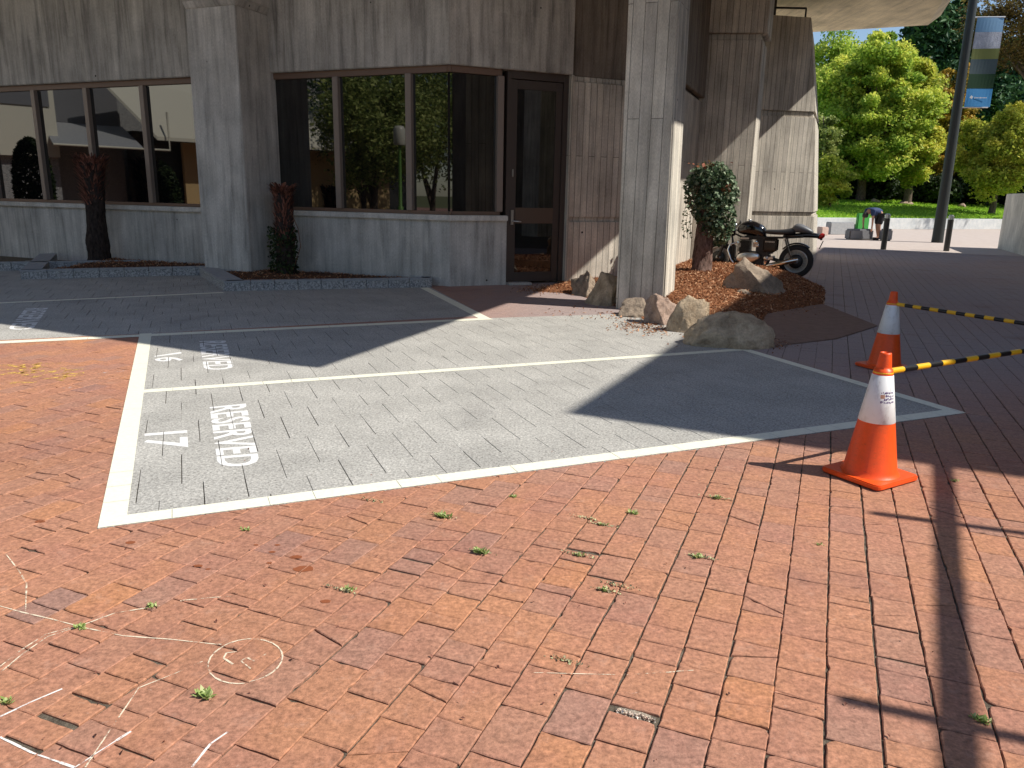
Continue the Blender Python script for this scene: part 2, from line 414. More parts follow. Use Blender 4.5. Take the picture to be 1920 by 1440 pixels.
def minus(poly, es):
    out = []; cur = poly
    for n, d in es:
        o = clip(cur, (-n[0], -n[1]), -d)
        if len(o) >= 3: out.append(o)
        cur = clip(cur, n, d)
        if len(cur) < 3: break
    return out if len(cur) >= 3 else [poly]
def area(p): return abs(sum(p[i][0] * p[(i + 1) % len(p)][1] - p[(i + 1) % len(p)][0] * p[i][1] for i in range(len(p)))) / 2
def bb(p): xs = [q[0] for q in p]; ys = [q[1] for q in p]; return min(xs), min(ys), max(xs), max(ys)
def hit(a, b): return a[0] < b[2] and b[0] < a[2] and a[1] < b[3] and b[1] < a[3]
def g2(u, v): p = G(u, v); return (p.x, p.y)

P17 = ccw([g2(183, 991), g2(1808, 775), g2(1400, 655), g2(241, 733)])
P16 = ccw([g2(241, 733), g2(1400, 655), g2(1330, 628), g2(1240, 598), g2(1185, 588), g2(918, 596.5), g2(262, 626)])
PUP = ccw([g2(-420, 662), g2(262, 626), g2(918, 596.5), g2(806, 538), g2(-420, 455)])
GREY = [P17, P16, PUP]; GE = [edges(p) for p in GREY]; GB = [bb(p) for p in GREY]

class Bricks:
    def __init__(s): s.v = []; s.f = []; s.r = []; s.top = []; s.u = []
    def emit(s, poly, z, gap, rnd, near, chip=True, cham=None):
        cx = sum(p[0] for p in poly) / len(poly); cy = sum(p[1] for p in poly) / len(poly)
        tx, ty = (random.gauss(0, .0025), random.gauss(0, .0025)) if chip else (0., 0.)
        zz = lambda p, o=0.: z + o + (p[0] - cx) * tx + (p[1] - cy) * ty
        poly = ccw(poly)
        if near:
            q = []
            for i in range(len(poly)):
                a, b = poly[i], poly[(i + 1) % len(poly)]; L = math.hypot(b[0] - a[0], b[1] - a[1])
                if L < 1e-5: continue
                k = max(1, int(L / .022)); nx, ny = -(b[1] - a[1]) / L, (b[0] - a[0]) / L
                for j in range(k):
                    t = j / k; e = 0 if j == 0 or not chip else noise.noise(Vector((a[0] + t * (b[0] - a[0]), a[1] + t * (b[1] - a[1]), i * .7)) * 23) * .0032
                    if j == 0 and chip and random.random() < .07:
                        e = .004 + random.random() * .006
                        q.append((a[0] + (cx - a[0]) * e / .09, a[1] + (cy - a[1]) * e / .09)); continue
                    if chip and j and random.random() < .012: e += .007
                    q.append((a[0] + (b[0] - a[0]) * t + nx * (e + (.0012 if chip else 0)), a[1] + (b[1] - a[1]) * t + ny * (e + (.0012 if chip else 0))))
            poly = q
        n = len(poly)
        if n < 3: return
        k = len(s.v)
        c = cham or (.0028 if near else .002)
        ins = []
        for p in poly:
            dx, dy = cx - p[0], cy - p[1]; L = max(1e-4, math.hypot(dx, dy)); m_ = min(c, L * .3)
            ins.append((p[0] + dx / L * m_ * 1.3, p[1] + dy / L * m_ * 1.3))
        s.v += [(p[0], p[1], zz(p)) for p in ins] + [(p[0], p[1], zz(p, -c)) for p in poly] + [(p[0], p[1], z - .03) for p in poly]
        s.r += [rnd] * (3 * n)
        s.f.append(tuple(range(k, k + n)))
        for i in range(n):
            j = (i + 1) % n
            s.f.append((k + n + i, k + n + j, k + j, k + i)); s.f.append((k + 2 * n + i, k + 2 * n + j, k + n + j, k + n + i))
    def build(s, name, m):
        me = bpy.data.meshes.new(name); me.from_pydata(s.v, [], s.f)
        a = me.attributes.new('rnd', 'FLOAT', 'POINT'); a.data.foreach_set('value', s.r); me.update()
        return link(name, me, m)
def rect(o, a, b, x0, x1, y0, y1):
    return [(o[0] + a[0] * x + b[0] * y, o[1] + a[1] * x + b[1] * y) for x, y in ((x0, y0), (x1, y0), (x1, y1), (x0, y1))]

MULCH = [(1000, 546), (1052, 530), (1165, 505), (1262, 494), (1470, 506), (1548, 545), (1545, 571), (1440, 590), (1420, 620), (1330, 640), (1262, 612), (1205, 600), (1150, 575), (1080, 552)]
BRICKLIST = []   # (bbox, edges, topz) for paint on the plaza
def visible(x, y):
    return y > 1.2 and -.80 * (y + 1.2) < x < .80 * (y + 1.2) and y < 27
PB = Bricks(); D22 = (B22.x, B22.y); X22 = (B22.y, -B22.x)     # along / across
W, L = .1525, .2215
# a hole where half a brick has gone
HOLE = g2(1192, 1338)
for i in range(-95, 125):
    xa = i * W - .012; off = (i % 2) * L * .5 + random.uniform(-.05, .05)
    drift = random.uniform(-.0015, .0015)
    for j in range(-60, 150):
        y0 = j * L + off
        cx, cy = X22[0] * (xa + W / 2) + D22[0] * (y0 + L / 2), X22[1] * (xa + W / 2) + D22[1] * (y0 + L / 2)
        if not visible(cx, cy): continue
        dist = math.hypot(cx, cy); near = dist < 7.2
        wide = .0009 if cx < .2 else .0019
        gl = wide * random.uniform(.6, 1.5); gr = wide * random.uniform(.6, 1.5); ge = random.uniform(.0002, .0018) + (random.uniform(.004, .011) if random.random() < .035 and near else 0)
        cuts = []
        if random.random() < .22: cuts = [random.choice((.5, .5, .5, .33, .66, .75))]
        ends = [0.] + cuts + [1.]
        hx, hy = HOLE[0] * X22[0] + HOLE[1] * X22[1], HOLE[0] * D22[0] + HOLE[1] * D22[1]; hole_ = xa <= hx < xa + W and y0 <= hy < y0 + L
        if hole_: ends = [0., max(.12, (hy - y0) / L - .07), min(.9, (hy - y0) / L + .08), 1.]
        rn = min(1, max(0, random.gauss(.52, .17)))
        for a, b in zip(ends[:-1], ends[1:]):
            if hole_ and a == ends[1]: continue
            e0 = y0 + L * a + ge; e1 = y0 + L * b - ge * .7
            poly = rect((0, 0), X22, D22, xa + gl + drift, xa + W - gr + drift, e0, e1)
            if near: poly = [(p[0] + random.gauss(0, .0009), p[1] + random.gauss(0, .0009)) for p in poly]
            bx = bb(poly); ps = [poly]
            for es, gb in zip(GE, GB):
                if hit(bx, gb): ps = [q for p in ps for q in minus(p, es)]
            z = random.gauss(0, .0007)
            for p in ps:
                if len(p) < 3 or area(p) < 3e-5: continue
                # a few bricks are cracked across
                parts = [p]
                if near and dist < 5 and random.random() < .16 and len(p) == 4:
                    th = random.uniform(-.5, .5); n_ = (D22[0] * math.cos(th) + X22[0] * math.sin(th), D22[1] * math.cos(th) + X22[1] * math.sin(th))
                    d_ = n_[0] * cx + n_[1] * cy + random.uniform(-.04, .04)
                    parts = [clip(p, n_, d_ - .0012), clip(p, (-n_[0], -n_[1]), -d_ - .0012)]
                for pp in parts:
                    if len(pp) < 3 or area(pp) < 3e-5: continue
                    PB.emit(pp, z + (random.gauss(0, .001) if len(parts) > 1 else 0), 0, min(1, max(0, rn + random.gauss(0, .05))), near)
                    if dist < 9: BRICKLIST.append((bb(pp), edges(pp), z))
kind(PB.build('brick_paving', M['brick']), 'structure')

GB_ = Bricks(); GLIST = []; D67 = (C67.x, C67.y); X67 = (C67.y, -C67.x); q = .1035
seen = set()
for ia in range(-75, 75):
    for ib, hz in [(k, h) for k in range(-30, 30) for h in (0, 1)]:
        x, y = 2 * ia + ib, -2 * ia - 7 * ib
        r, m_ = ((x, x + 3, y, y + 2), 0) if hz == 0 else ((x + 3, x + 5, y, y + 3), 3)
        a0, a1, c0, c1 = 1.55 + (r[0] - 3) * q, 1.55 + (r[1] - 3) * q, -5.03 + r[2] * .1, -5.03 + r[3] * .1
        poly = rect((0, 0), D67, X67, a0, a1, c0, c1)
        cx = sum(p[0] for p in poly) / 4; cy = sum(p[1] for p in poly) / 4
        if cy < 2.5 or cy > 19 or abs(cx) > 15: continue
        if not any(hit(bb(poly), gb) for gb in GB): continue
        bx = bb(poly)
        g = random.uniform(.0013, .0028) if random.random() < .9 else .0003
        poly = rect((0, 0), D67, X67, a0 - .0002, a1 - .0002 - g * 2, c0, c1)
        rn = random.random(); z = random.gauss(.001, .00015)
        near = math.hypot(cx, cy) < 6.5
        for es, gb in zip(GE, GB):
            if not hit(bx, gb): continue
            p = inter(poly, es)
            if len(p) >= 3 and area(p) > 2e-5:
                GB_.emit(p, z, 0, rn, near, False, .0007); GLIST.append((bb(p), edges(p), z))
kind(GB_.build('parking_bay_paving', M['grey']), 'structure')

def lay(polys, bricks, up=.0016):
    """paint pieces: each convex polygon is cut by the bricks it lies on, so the joints stay open"""
    b = MB(); 
    for p in polys:
        if len(p) < 3: continue
        pb = bb(p)
        for bx, es, z in bricks:
            if hit(pb, bx):
                r = inter(p, es)
                if len(r) >= 3 and area(r) > 1e-6:
                    r = ccw(r); b.add([(v[0], v[1], z + up) for v in r], [tuple(range(len(r)))])
    return b
def strip(a, b, w0, w1=None):
    """quad from ground point a to b; w0 to the right side, w1 to the left"""
    dx, dy = b[0] - a[0], b[1] - a[1]; L_ = math.hypot(dx, dy); nx, ny = dy / L_, -dx / L_; w1 = w1 or 0
    return [(a[0] + nx * w0, a[1] + ny * w0), (b[0] + nx * w0, b[1] + ny * w0), (b[0] - nx * w1, b[1] - ny * w1), (a[0] - nx * w1, a[1] - ny * w1)]
A0, A1, B1_ = g2(183, 991), g2(1808, 775), g2(1400, 655)
C0_, C1_ = g2(262, 626), g2(918, 596.5)
lines = [('painted_line', [strip(A0, A1, 0, .115)]),
         ('painted_line', [strip(A0, C0_, .115, 0)]),
         ('painted_line', [strip(g2(265, 734.5), B1_, .05, .05)]),
         ('painted_line', [strip(g2(-420, 661), C1_, .12, 0), strip(g2(-420, 661), C1_, 0, .02)]),
         ('painted_line', [strip(B1_, A1, 0.085, .02)]),
         ('painted_line', [strip(g2(803, 539.5), C1_, .14, 0)]),
         ('painted_line', [strip(g2(-420, 588), g2(419, 548.5), .06, .04)])]
done = []
for n, ps in lines:
    cur = []
    for p in ps:
        a_, b_ = Vector(p[0]), Vector(p[1]); d_, c_ = Vector(p[3]), Vector(p[2]); L_ = (b_ - a_).length; t = 0
        while t < L_:
            e = min(L_, t + random.choice((.22, .22, .31, .44))); g_ = random.choice((.001, .0024, .0034)); f0, f1 = t / L_, max(t, e - g_) / L_
            cur.append(ccw([tuple(a_.lerp(b_, f0)), tuple(a_.lerp(b_, f1)), tuple(d_.lerp(c_, f1)), tuple(d_.lerp(c_, f0))])); t = e
    for e in done: cur = [q_ for p in cur for q_ in minus(p, e) if not (len(inter(p, e)) >= 3 and len(minus(p, e)) == 1 and minus(p, e)[0] is p and area(inter(p, e)) > .98 * area(p))]
    done += [edges(p) for p in ps]
    mbl = MB()
    for p in cur: mbl.add([(v[0], v[1], .0032) for v in p], [tuple(range(len(p)))])
    kind(mbl.build(n, M['white']), 'structure')

def glyphs(txt, bold=.035):
    cu = bpy.data.curves.new('t', 'FONT'); cu.body = txt; cu.offset = bold; cu.resolution_u = 3
    o = bpy.data.objects.new('t', cu); COL.objects.link(o)
    bpy.context.view_layer.update()
    me = o.evaluated_get(bpy.context.evaluated_depsgraph_get()).to_mesh(); me.calc_loop_triangles()
    T = [[tuple(me.vertices[i].co[:2]) for i in t.vertices] for t in me.loop_triangles]
    bpy.data.objects.remove(o)
    xs = [p[0] for t in T for p in t]; ys = [p[1] for t in T for p in t]; x0, x1, y0, y1 = min(xs), max(xs), min(ys), max(ys)
    return [[((p[0] - x0) / (x1 - x0), (p[1] - y0) / (y1 - y0)) for p in t] for t in T]
def text(txt, quad, name, label, bricks=GLIST, m='letter', bold=.022, up=.0016):
    # quad: start-of-line feet, start heads, end heads, end feet
    a, b, c, d = [Vector(g2(*p)) for p in quad]
    def mp(s, t): return tuple((a * (1 - s) + d * s) * (1 - t) + (b * (1 - s) + c * s) * t)
    ps = [[mp(*p) for p in t] for t in glyphs(txt, bold)]
    o = lay(ps, bricks, up).build(name, M[m]); return thing(o, label, 'painted marking')
text('RESERVED', [(392, 764), (462, 757), (489, 872), (408, 878)], 'bay_lettering', 'large white RESERVED stencilled in the nearest grey parking bay')
text('17', [(269, 814), (351, 807), (353, 839), (270, 841)], 'bay_number', 'white number 17 stencilled in the nearest grey parking bay')
text('16', [(289, 668), (341, 660), (344, 679), (290, 678)], 'bay_number', 'white number 16 stencilled half in the shadow')
text('RESERVED', [(373, 640), (424, 639), (440, 692), (382, 695)], 'bay_lettering', 'white RESERVED stencilled in bay 16 across the shadow edge')
text('RESERVED', [(48, 578), (91, 577.5), (62, 618), (13, 619)], 'bay_lettering', 'far white RESERVED stencilled in the shaded parking bay')

def ribbon(pts, wd, bricks=BRICKLIST):
    P = [g2(*p) for p in pts]; out = []
    for a, b in zip(P[:-1], P[1:]):
        k = max(1, int(math.hypot(b[0] - a[0], b[1] - a[1]) / .04))
        for i in range(k):
            s0 = (a[0] + (b[0] - a[0]) * i / k, a[1] + (b[1] - a[1]) * i / k); s1 = (a[0] + (b[0] - a[0]) * (i + 1) / k, a[1] + (b[1] - a[1]) * (i + 1) / k)
            w_ = wd * random.uniform(.6, 1.2); out.append(strip(s0, s1, w_, w_))
    return out
def chalk(lines_, name, label, m='chalk', wd=.004):
    if name == 'chalk_circle': lines_ = [[lines_[0]], lines_[1:2], lines_[2:]]
    else: lines_ = [[l_] for l_ in lines_]
    for i, ll in enumerate(lines_):
        ps = [r for l_ in ll for r in ribbon(l_, wd)]
        thing(lay(ps, BRICKLIST, .0018).build(name, M[m]), label if isinstance(label, str) else label[i], 'chalk mark')
chalk([[(0, 1382), (60, 1412), (140, 1440)], [(140, 1440), (190, 1408), (246, 1372)], [(0, 1344), (60, 1316), (117, 1292)], [(360, 1440), (395, 1395), (427, 1373)]], 'chalk_drawing', ['bold white chalk line running into the bottom edge at left', 'bold white chalk stroke rising from the bottom edge line', 'short white chalk line at the left edge above the bold lines', 'short chalk stroke near the bottom, right of the bold lines'], 'chalk', .0034)
circ = [(460 + 70 * math.cos(t), 1240 + 41 * math.sin(t) - 8 * math.cos(t)) for t in np.linspace(0, 6.28, 26)]
chalk([circ, [(444, 1222), (425, 1224), (419, 1234), (437, 1246)], [(470, 1254), (452, 1240), (462, 1233), (478, 1240), (500, 1226)]], 'chalk_circle', ['faint chalk circle drawn on the bricks', 'left of the two chalk scribbles inside the circle', 'right of the two chalk scribbles inside the circle'], 'chalkfaint', .003)
chalk([[(0, 1137), (40, 1148), (100, 1162), (160, 1178), (230, 1192), (320, 1199), (415, 1209)], [(10, 1038), (35, 1070), (50, 1095), (48, 1147)],
       [(0, 1262), (40, 1228), (90, 1194), (145, 1176), (215, 1150), (300, 1136)], [(0, 1250), (38, 1220), (86, 1190), (130, 1178)], [(338, 1127), (400, 1121), (440, 1118)]], 'chalk_drawing', ['long faint chalk line crossing to the chalk circle', 'faint curved chalk line dropping from the left edge to the long line', 'outer faint chalk arc rising to the right from the left edge', 'inner faint chalk arc just under the outer arc', 'faint nearly level chalk stroke above the circle'], 'chalkfaint', .0028)
chalk([[(160, 1440), (260, 1290), (330, 1262), (380, 1240)], [(1000, 1262), (1170, 1266), (1300, 1258)]], 'chalk_drawing', ['thin broken chalk line under the chalk circle', 'thin level chalk line over the bricks by the missing half brick'], 'chalkfaint', .0022)
yl = []
for (a, b, w_) in [((0, 684), (40, 688), 4), ((0, 694), (50, 690), 3), ((60, 684), (115, 681), 4), ((55, 692), (90, 688), 3), ((0, 703), (30, 698), 3), ((30, 700), (95, 694), 3), ((80, 712), (155, 703), 4), ((100, 704), (158, 699), 3),
                   ((20, 718), (70, 716), 4), ((60, 708), (90, 700), 3), ((120, 696), (165, 690), 3), ((88, 700), (120, 690), 3), ((40, 684), (48, 704), 3), ((72, 681), (64, 700), 3), ((130, 692), (112, 714), 3)]:
    yl.append(strip(g2(*a), g2(*b), .028, .028))
thing(lay(yl, BRICKLIST, .0018).build('worn_yellow_lettering', M['yellow']), 'worn yellow painted letters on the red bricks at far left', 'painted marking')
for (a, b_), lab in ((((180, 700), (240, 694)), 'pale paint scuff right of the worn yellow letters, upper'), (((110, 728), (165, 724)), 'pale paint scuff just below the worn yellow letters'), (((190, 712), (250, 706)), 'pale paint scuff right of the worn yellow letters, lower')):
    thing(lay([strip(g2(*a), g2(*b_), .03, .03)], BRICKLIST, .0018).build('paint_scuff', M['worn']), lab, 'painted marking')

# ground sheets
def sheet(name, pts, z, m, k='structure'):
    b = MB(); b.add([(p[0], p[1], z if len(p) < 3 else p[2]) for p in pts], [tuple(range(len(pts)))]); o = b.build(name, m); 
    return kind(o, k) if k else o
sheet('ground', [(-400, -200), (400, -200), (400, 600), (-400, 600)], -.05, M['mud'])
sheet('paving_bed', [(-22, -3), (24, -3), (24, 29), (-22, 29)], -.008, M['dirt'])
# simple paving behind and beside the camera so reflections find a floor
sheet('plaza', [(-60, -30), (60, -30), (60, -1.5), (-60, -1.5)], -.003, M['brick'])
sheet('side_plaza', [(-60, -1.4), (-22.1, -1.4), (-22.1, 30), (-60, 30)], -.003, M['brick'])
# pale paving strip and road behind the bollards
e0, e1 = G(1500, 462), G(1960, 478)
def farstrip(n0, n1, z, name, m, x0=-30, x1=60):
    n = brg(24); t = brg(114); o_ = n * 0
    sheet(name, [tuple((n * a + t * b))[:2] for a, b in ((n0, x0), (n0, x1), (n1, x1), (n1, x0))], z, m)
farstrip(27.0, 62, .004, 'road', M['pave2'])
# sand in the hole
b = MB(); hp = G(1190, 1332); b.lathe([(.001, .0), (.05, -.004), (.07, -.02)], (hp.x, hp.y, -.004), 12); kind(b.build('exposed_bedding_sand', M['sand']), 'structure')

# brown smooth slab between the rocks and the bricks
sp = [g2(1405, 590), g2(1543, 571), g2(1646, 612), g2(1570, 636), g2(1436, 652), g2(1395, 640)]
b = MB(); b.prism(ccw(sp), -.02, .012); kind(b.build('concrete_apron', M['slabbrown'], bevel=.006), 'structure')

# ---------------------------------------------------------------- the building
Pb = Vector((-1.06, 12.70, 0))
BLD = root('concrete_building', (-1.06, 12.7, 0), 0, 'board-marked concrete office building behind the parking bays', 'building')
BM = BLD.matrix_world
class P3(MB):
    pass
def w1(s, d=0.): return Pb + A112 * s - B22 * d          # wall 1 (d = out towards the bays)
N67 = brg(157)
def w2(s, d=0.): return Pb + C67 * s + N67 * d            # wall 2
def part(b, name, m, parent=BLD, bevel=0., uv=True, label=None):
    off = -Vector((-1.06, 12.7, 0)) if True else Vector()
    b.v = [(x + off.x, y + off.y, z) for x, y, z in b.v]
    o = b.build(name, m, parent, bevel=bevel, uv=uv)
    if label: o['label'] = label
    return o
def pl(b, *pts_z): pass
ZS, ZH, ZR = 1.06, 3.43, 6.5
jx = (-B22 - N67 * -1)
def ring1(s0, s1, d0, d1): return [tuple(w1(s0, d0))[:2], tuple(w1(s1, d0))[:2], tuple(w1(s1, d1))[:2], tuple(w1(s0, d1))[:2]]
def ring2(s0, s1, d0, d1): return [tuple(w2(s0, d0))[:2], tuple(w2(s1, d0))[:2], tuple(w2(s1, d1))[:2], tuple(w2(s0, d1))[:2]]
def mitre(d):  # offset corner of the two walls, d outward
    nA, nB = -B22, N67; k = (nA + nB); k = k / (k.dot(nA)) if True else k
    return Pb + k * d
def bend(b, s0, s1, d0, d1, z0, z1, mi=0):
    """solid following both walls from wall-1 s0 to wall-2 s1 between offsets d0 (out) and d1 (in)"""
    ring = [w1(s0, d0), mitre(d0), w2(s1, d0), w2(s1, d1), mitre(d1), w1(s0, d1)]
    b.prism([(p.x, p.y) for p in ring], z0, z1, mi)
S_L, S_C0, S_C1 = -16., -4.72, -3.40     # left end, pillar
b = MB(); b.prism(ring1(S_L, S_C0, 0, -.35), -.02, ZS); part(b, 'wall', M['conc_low'])
b = MB(); bend(b, S_C1, 1.0, 0, -.35, -.02, ZS); part(b, 'wall', M['conc_low'])
b = MB(); b.prism(ring1(S_L, S_C0, .03, -.35), ZH, ZR - .002); part(b, 'wall', M['conc_up'], bevel=.012)
b = MB(); bend(b, S_C1, 2.13, .03, -.35, ZH, ZR - .002); part(b, 'wall', M['conc_up'], bevel=.012)
# sills
b = MB(); b.prism(ring1(S_L, S_C0, .06, -.2), ZS + .002, ZS + .09); part(b, 'sill', M['sillm'], bevel=.01)
b = MB(); bend(b, S_C1, 1.0, .06, -.2, ZS + .002, ZS + .09); part(b, 'sill', M['sillm'], bevel=.01)
# narrow pillar
def pillar():
    b = MB(); fr = .80
    W0 = w1(S_C1, 0); c = W0 - B22 * fr; l_ = c - A112 * 1.02
    l2 = l_ + B22 * (fr + .3); W2 = W0 + B22 * .3
    r = [(p.x, p.y) for p in (l_, c, W2, l2)]
    b.prism(r, -.02, 4.33)
    r2 = [(p.x, p.y) for p in (l_ - A112 * .0 - B22 * .07, c + A112 * .07 - B22 * .07, W2 + A112 * .07, l2)]
    b.prism(r, 4.33, 4.43, top=r2); b.prism(r2, 4.43, ZR - .002)
    part(b, 'column', M['conc_low'], bevel=.012, label='concrete pillar between the left and middle windows')
pillar()
# windows
def window(segs, name_lab):
    fr = MB()
    for f, s0, s1 in segs:
        fr.prism(f(s0, s1, -.05, -.16), ZH - .10, ZH - .001)
    o = part(fr, 'window', M['frame'], uv=False, bevel=.004, label=name_lab)
    for f, s0, s1 in segs:
        b = MB(); b.prism(f(s0, s1, -.06, -.16), ZS + .092, ZS + .15); b.v = [(x + 1.06, y - 12.7, z) for x, y, z in b.v]; b.build('bottom_rail', M['frame'], o, bevel=.004)
    return o
def childpart(b, name, m, parent, bevel=0.):
    b.v = [(x + 1.06, y - 12.7, z) for x, y, z in b.v]; return b.build(name, m, parent, bevel=bevel)
wA = window([(ring1, S_L, S_C0)], 'brown-framed window left of the pillar, reflecting a pale building')
wB = window([(ring1, S_C1, -.0)], 'brown-framed dark window between the pillar and the door')
for wi, f, lst in ((wA, ring1, [-15.0, -13.6, -12.2, -10.75, -9.31, -7.87, -6.42, -4.97]), (wB, ring1, [-2.14, -.76]), (wB, ring2, [.87])):
    for s in lst:
        b = MB(); b.prism(f(s - .05, s + .06, -.02, -.15), ZS + .151, ZH - .102); childpart(b, 'mullion', M['framelight'], wi, .006)
def panes(wi, f, lst):
    for s0, s1 in zip(lst[:-1], lst[1:]):
        b = MB(); jit = random.uniform(-.0015, .0015)
        p, q_ = f(s0 + .004, s1 - .004, -.10, -.11)[:2], f(s0 + .004, s1 - .004, -.10, -.11)[2:]
        b.prism(p + q_, ZS + .12, ZH - .06); childpart(b, 'pane', M['glass'], wi)
panes(wA, ring1, [S_L, -15.0, -13.6, -12.2, -10.75, -9.31, -7.87, -6.42, -4.97, S_C0])
panes(wB, ring1, [S_C1, -2.14, -.76, -.0]); panes(wB, ring2, [.0, .87])
b = MB(); b.prism(ring2(-.02, .9, -.05, -.16), ZH - .10, ZH - .001); childpart(b, 'top_rail', M['frame'], wB, .004)
b = MB(); b.prism(ring2(-.0, .9, -.06, -.16), ZS + .092, ZS + .15); childpart(b, 'bottom_rail', M['frame'], wB, .004)
# dark room walls behind the glass
b = MB(); b.prism(ring1(S_L, .3, -.6, -.65), 0, 6.4); b.prism(ring2(-.2, 2.2, -.6, -.65), 0, 6.4); part(b, 'inner_wall', M['doorframe'], uv=False)
# door
dr = MB()
dr.prism(ring2(1.0, 1.07, -.06, -.2), .03, ZH - .002); dr.prism(ring2(2.01, 2.10, -.06, -.2), .03, ZH - .002); dr.prism(ring2(1.071, 2.009, -.06, -.2), ZH - .12, ZH - .002)
door = part(dr, 'door', M['doorframe'], uv=False, bevel=.004, label='tall dark brown glazed door with a steel lever handle')
lf = MB()
for s0, s1, z0, z1 in ((1.075, 1.19, .04, ZH - .13), (1.89, 2.005, .04, ZH - .13), (1.191, 1.889, ZH - .27, ZH - .13), (1.191, 1.889, .04, .2)): lf.prism(ring2(s0, s1, -.09, -.14), z0, z1)
childpart(lf, 'door_leaf', M['doorframe'], door, .004)
b = MB(); b.prism(ring2(1.191, 1.889, -.088, -.14), 1.02, 1.28); childpart(b, 'rail', M['doorrail'], door, .004)
b = MB(); b.prism(ring2(1.192, 1.888, -.11, -.12), .19, 1.03); childpart(b, 'pane', M['glass'], door)
b = MB(); b.prism(ring2(1.192, 1.888, -.11, -.12), 1.27, ZH - .26); childpart(b, 'pane', M['glass'], door)
b = MB(); b.prism(ring2(1.105, 1.15, -.07, -.089), 1.0, 1.24); p0 = w2(1.13, -.05); p1 = w2(1.13, -.02); p2 = w2(1.27, -.02); b.tube([tuple(w2(1.13, -.08))[:2] + (1.06,), tuple(p1)[:2] + (1.06,), tuple(p2)[:2] + (1.05,)], .011, 8)
childpart(b, 'handle', M['steel'], door)
b = MB(); b.prism(ring2(1.115, 1.135, -.07, -.089), 1.78, 1.90); childpart(b, 'latch', M['steel'], door)
b = MB(); b.prism(ring2(1.02, 1.45, .10, -.2), -.02, .035); part(b, 'doorstep', M['conc_low'], bevel=.01)
# jamb and panel to the right of the door, running to the corner, in three lifts with grooves
b = MB(); b.prism(ring2(2.105, 2.16, .028, -.35), -.02, ZH - .002)
for z0, z1, d in ((-.02, 1.06, .0), (1.13, 3.33, .0)): b.prism(ring2(2.161, 4.325, d, -.35), z0, z1)
for z0, z1, d in ((1.061, 1.129, -.035), (3.331, 3.42, -.05)): b.prism(ring2(2.161, 4.29, d, -.35), z0, z1)
part(b, 'wall', M['conc_pan'], bevel=.01)
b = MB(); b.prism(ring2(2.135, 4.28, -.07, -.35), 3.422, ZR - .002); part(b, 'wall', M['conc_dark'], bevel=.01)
# big free-standing column
cl = G(1154, 579)
def bigcol():
    b = MB(); w0, dp = .66, .72
    r = [cl, cl + A112 * w0, cl + A112 * w0 + B22 * dp, cl + B22 * dp]
    t = [cl - A112 * .07 + B22 * .02, cl + A112 * (w0 - .09) + B22 * .02, cl + A112 * (w0 - .09) + B22 * dp, cl - A112 * .07 + B22 * dp]
    b.prism([(p.x, p.y) for p in r], -.02, ZR - .002, top=[(p.x, p.y) for p in t])
    part(b, 'column', M['conc_col'], bevel=.02, label='big board-marked concrete column standing among the rocks')
bigcol()
# wall running away (faces right) with a stepped ledge
Ec = w2(4.325, 0)
def we(s, d=0.): return Ec + B22 * s + A112 * d
def ringe(s0, s1, d0, d1): return [tuple(we(*p))[:2] for p in ((s0, d0), (s1, d0), (s1, d1), (s0, d1))]
b = MB(); b.prism(ringe(-.35, 2.0, .0, -.35), -.02, 3.36)
part(b, 'wall', M['conc_pan'], bevel=.01)
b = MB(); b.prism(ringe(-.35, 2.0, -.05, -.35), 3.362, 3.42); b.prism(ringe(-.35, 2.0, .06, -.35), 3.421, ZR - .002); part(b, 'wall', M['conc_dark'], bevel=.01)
# second column (F)
B95 = brg(95); fl = we(1.98, .0); FW = 1.10
def pillar2():
    b = MB()
    def rg(o): 
        a = fl - B95 * .0; r = [a, a + B95 * (FW + o), a + B95 * (FW + o) + B22 * .9, a + B22 * .9]; return [(p.x, p.y) for p in [r[0] - B22 * o, r[1] - B22 * o, r[2], r[3]]]
    b.prism(rg(0), -.02, 4.50); b.prism(rg(-.05), 4.501, 4.62); b.prism(rg(.07), 4.621, ZR - .002)
    part(b, 'column', M['conc_pan'], bevel=.012, label='rear concrete column behind the ivy-covered stump')
pillar2()
# battered end wall (D) with shadow grooves
Dp = Vector((7.62, 19.88, 0))
def dwall():
    xs = [(-.02, 7.625), (1.10, 7.53)], [(1.10, 7.49), (1.19, 7.48)], [(1.19, 7.52), (3.46, 7.29)], [(3.46, 7.25), (3.58, 7.24)], [(3.58, 7.28), (5.69, 6.91)]
    b = MB()
    for k, ((z0, x0), (z1, x1)) in enumerate(xs):
        g = .045 if k in (1, 3) else 0.
        def rg(x): return [(4.3, 19.88 - .63 + g), (x, 19.88 + g - (7.6 - x) * .19), (x + 1.2, 22.75), (4.3, 22.75)]
        b.prism(rg(x0), z0 + (.001 if k else 0), z1, top=rg(x1))
    part(b, 'wall', M['conc_pan'], bevel=.012, label='battered end wall with two shadow grooves behind the motorbike')
dwall()
b = MB()
for x in (5.3, 6.1, 6.84): b.tube([(x, 19.95, 5.6), (x, 19.95, 5.93)], .022, 8)
b.tube([(5.3, 19.95, 5.93), (6.84, 19.95, 5.93)], .024, 8)
part(b, 'railing', M['blackmet'], uv=False)
b = MB(); b.prism([(5.62, 20.6), (6.33, 20.6), (6.33, 21.4), (5.62, 21.4)], 5.6, ZR - .002); part(b, 'duct', M['doorframe'], uv=False)
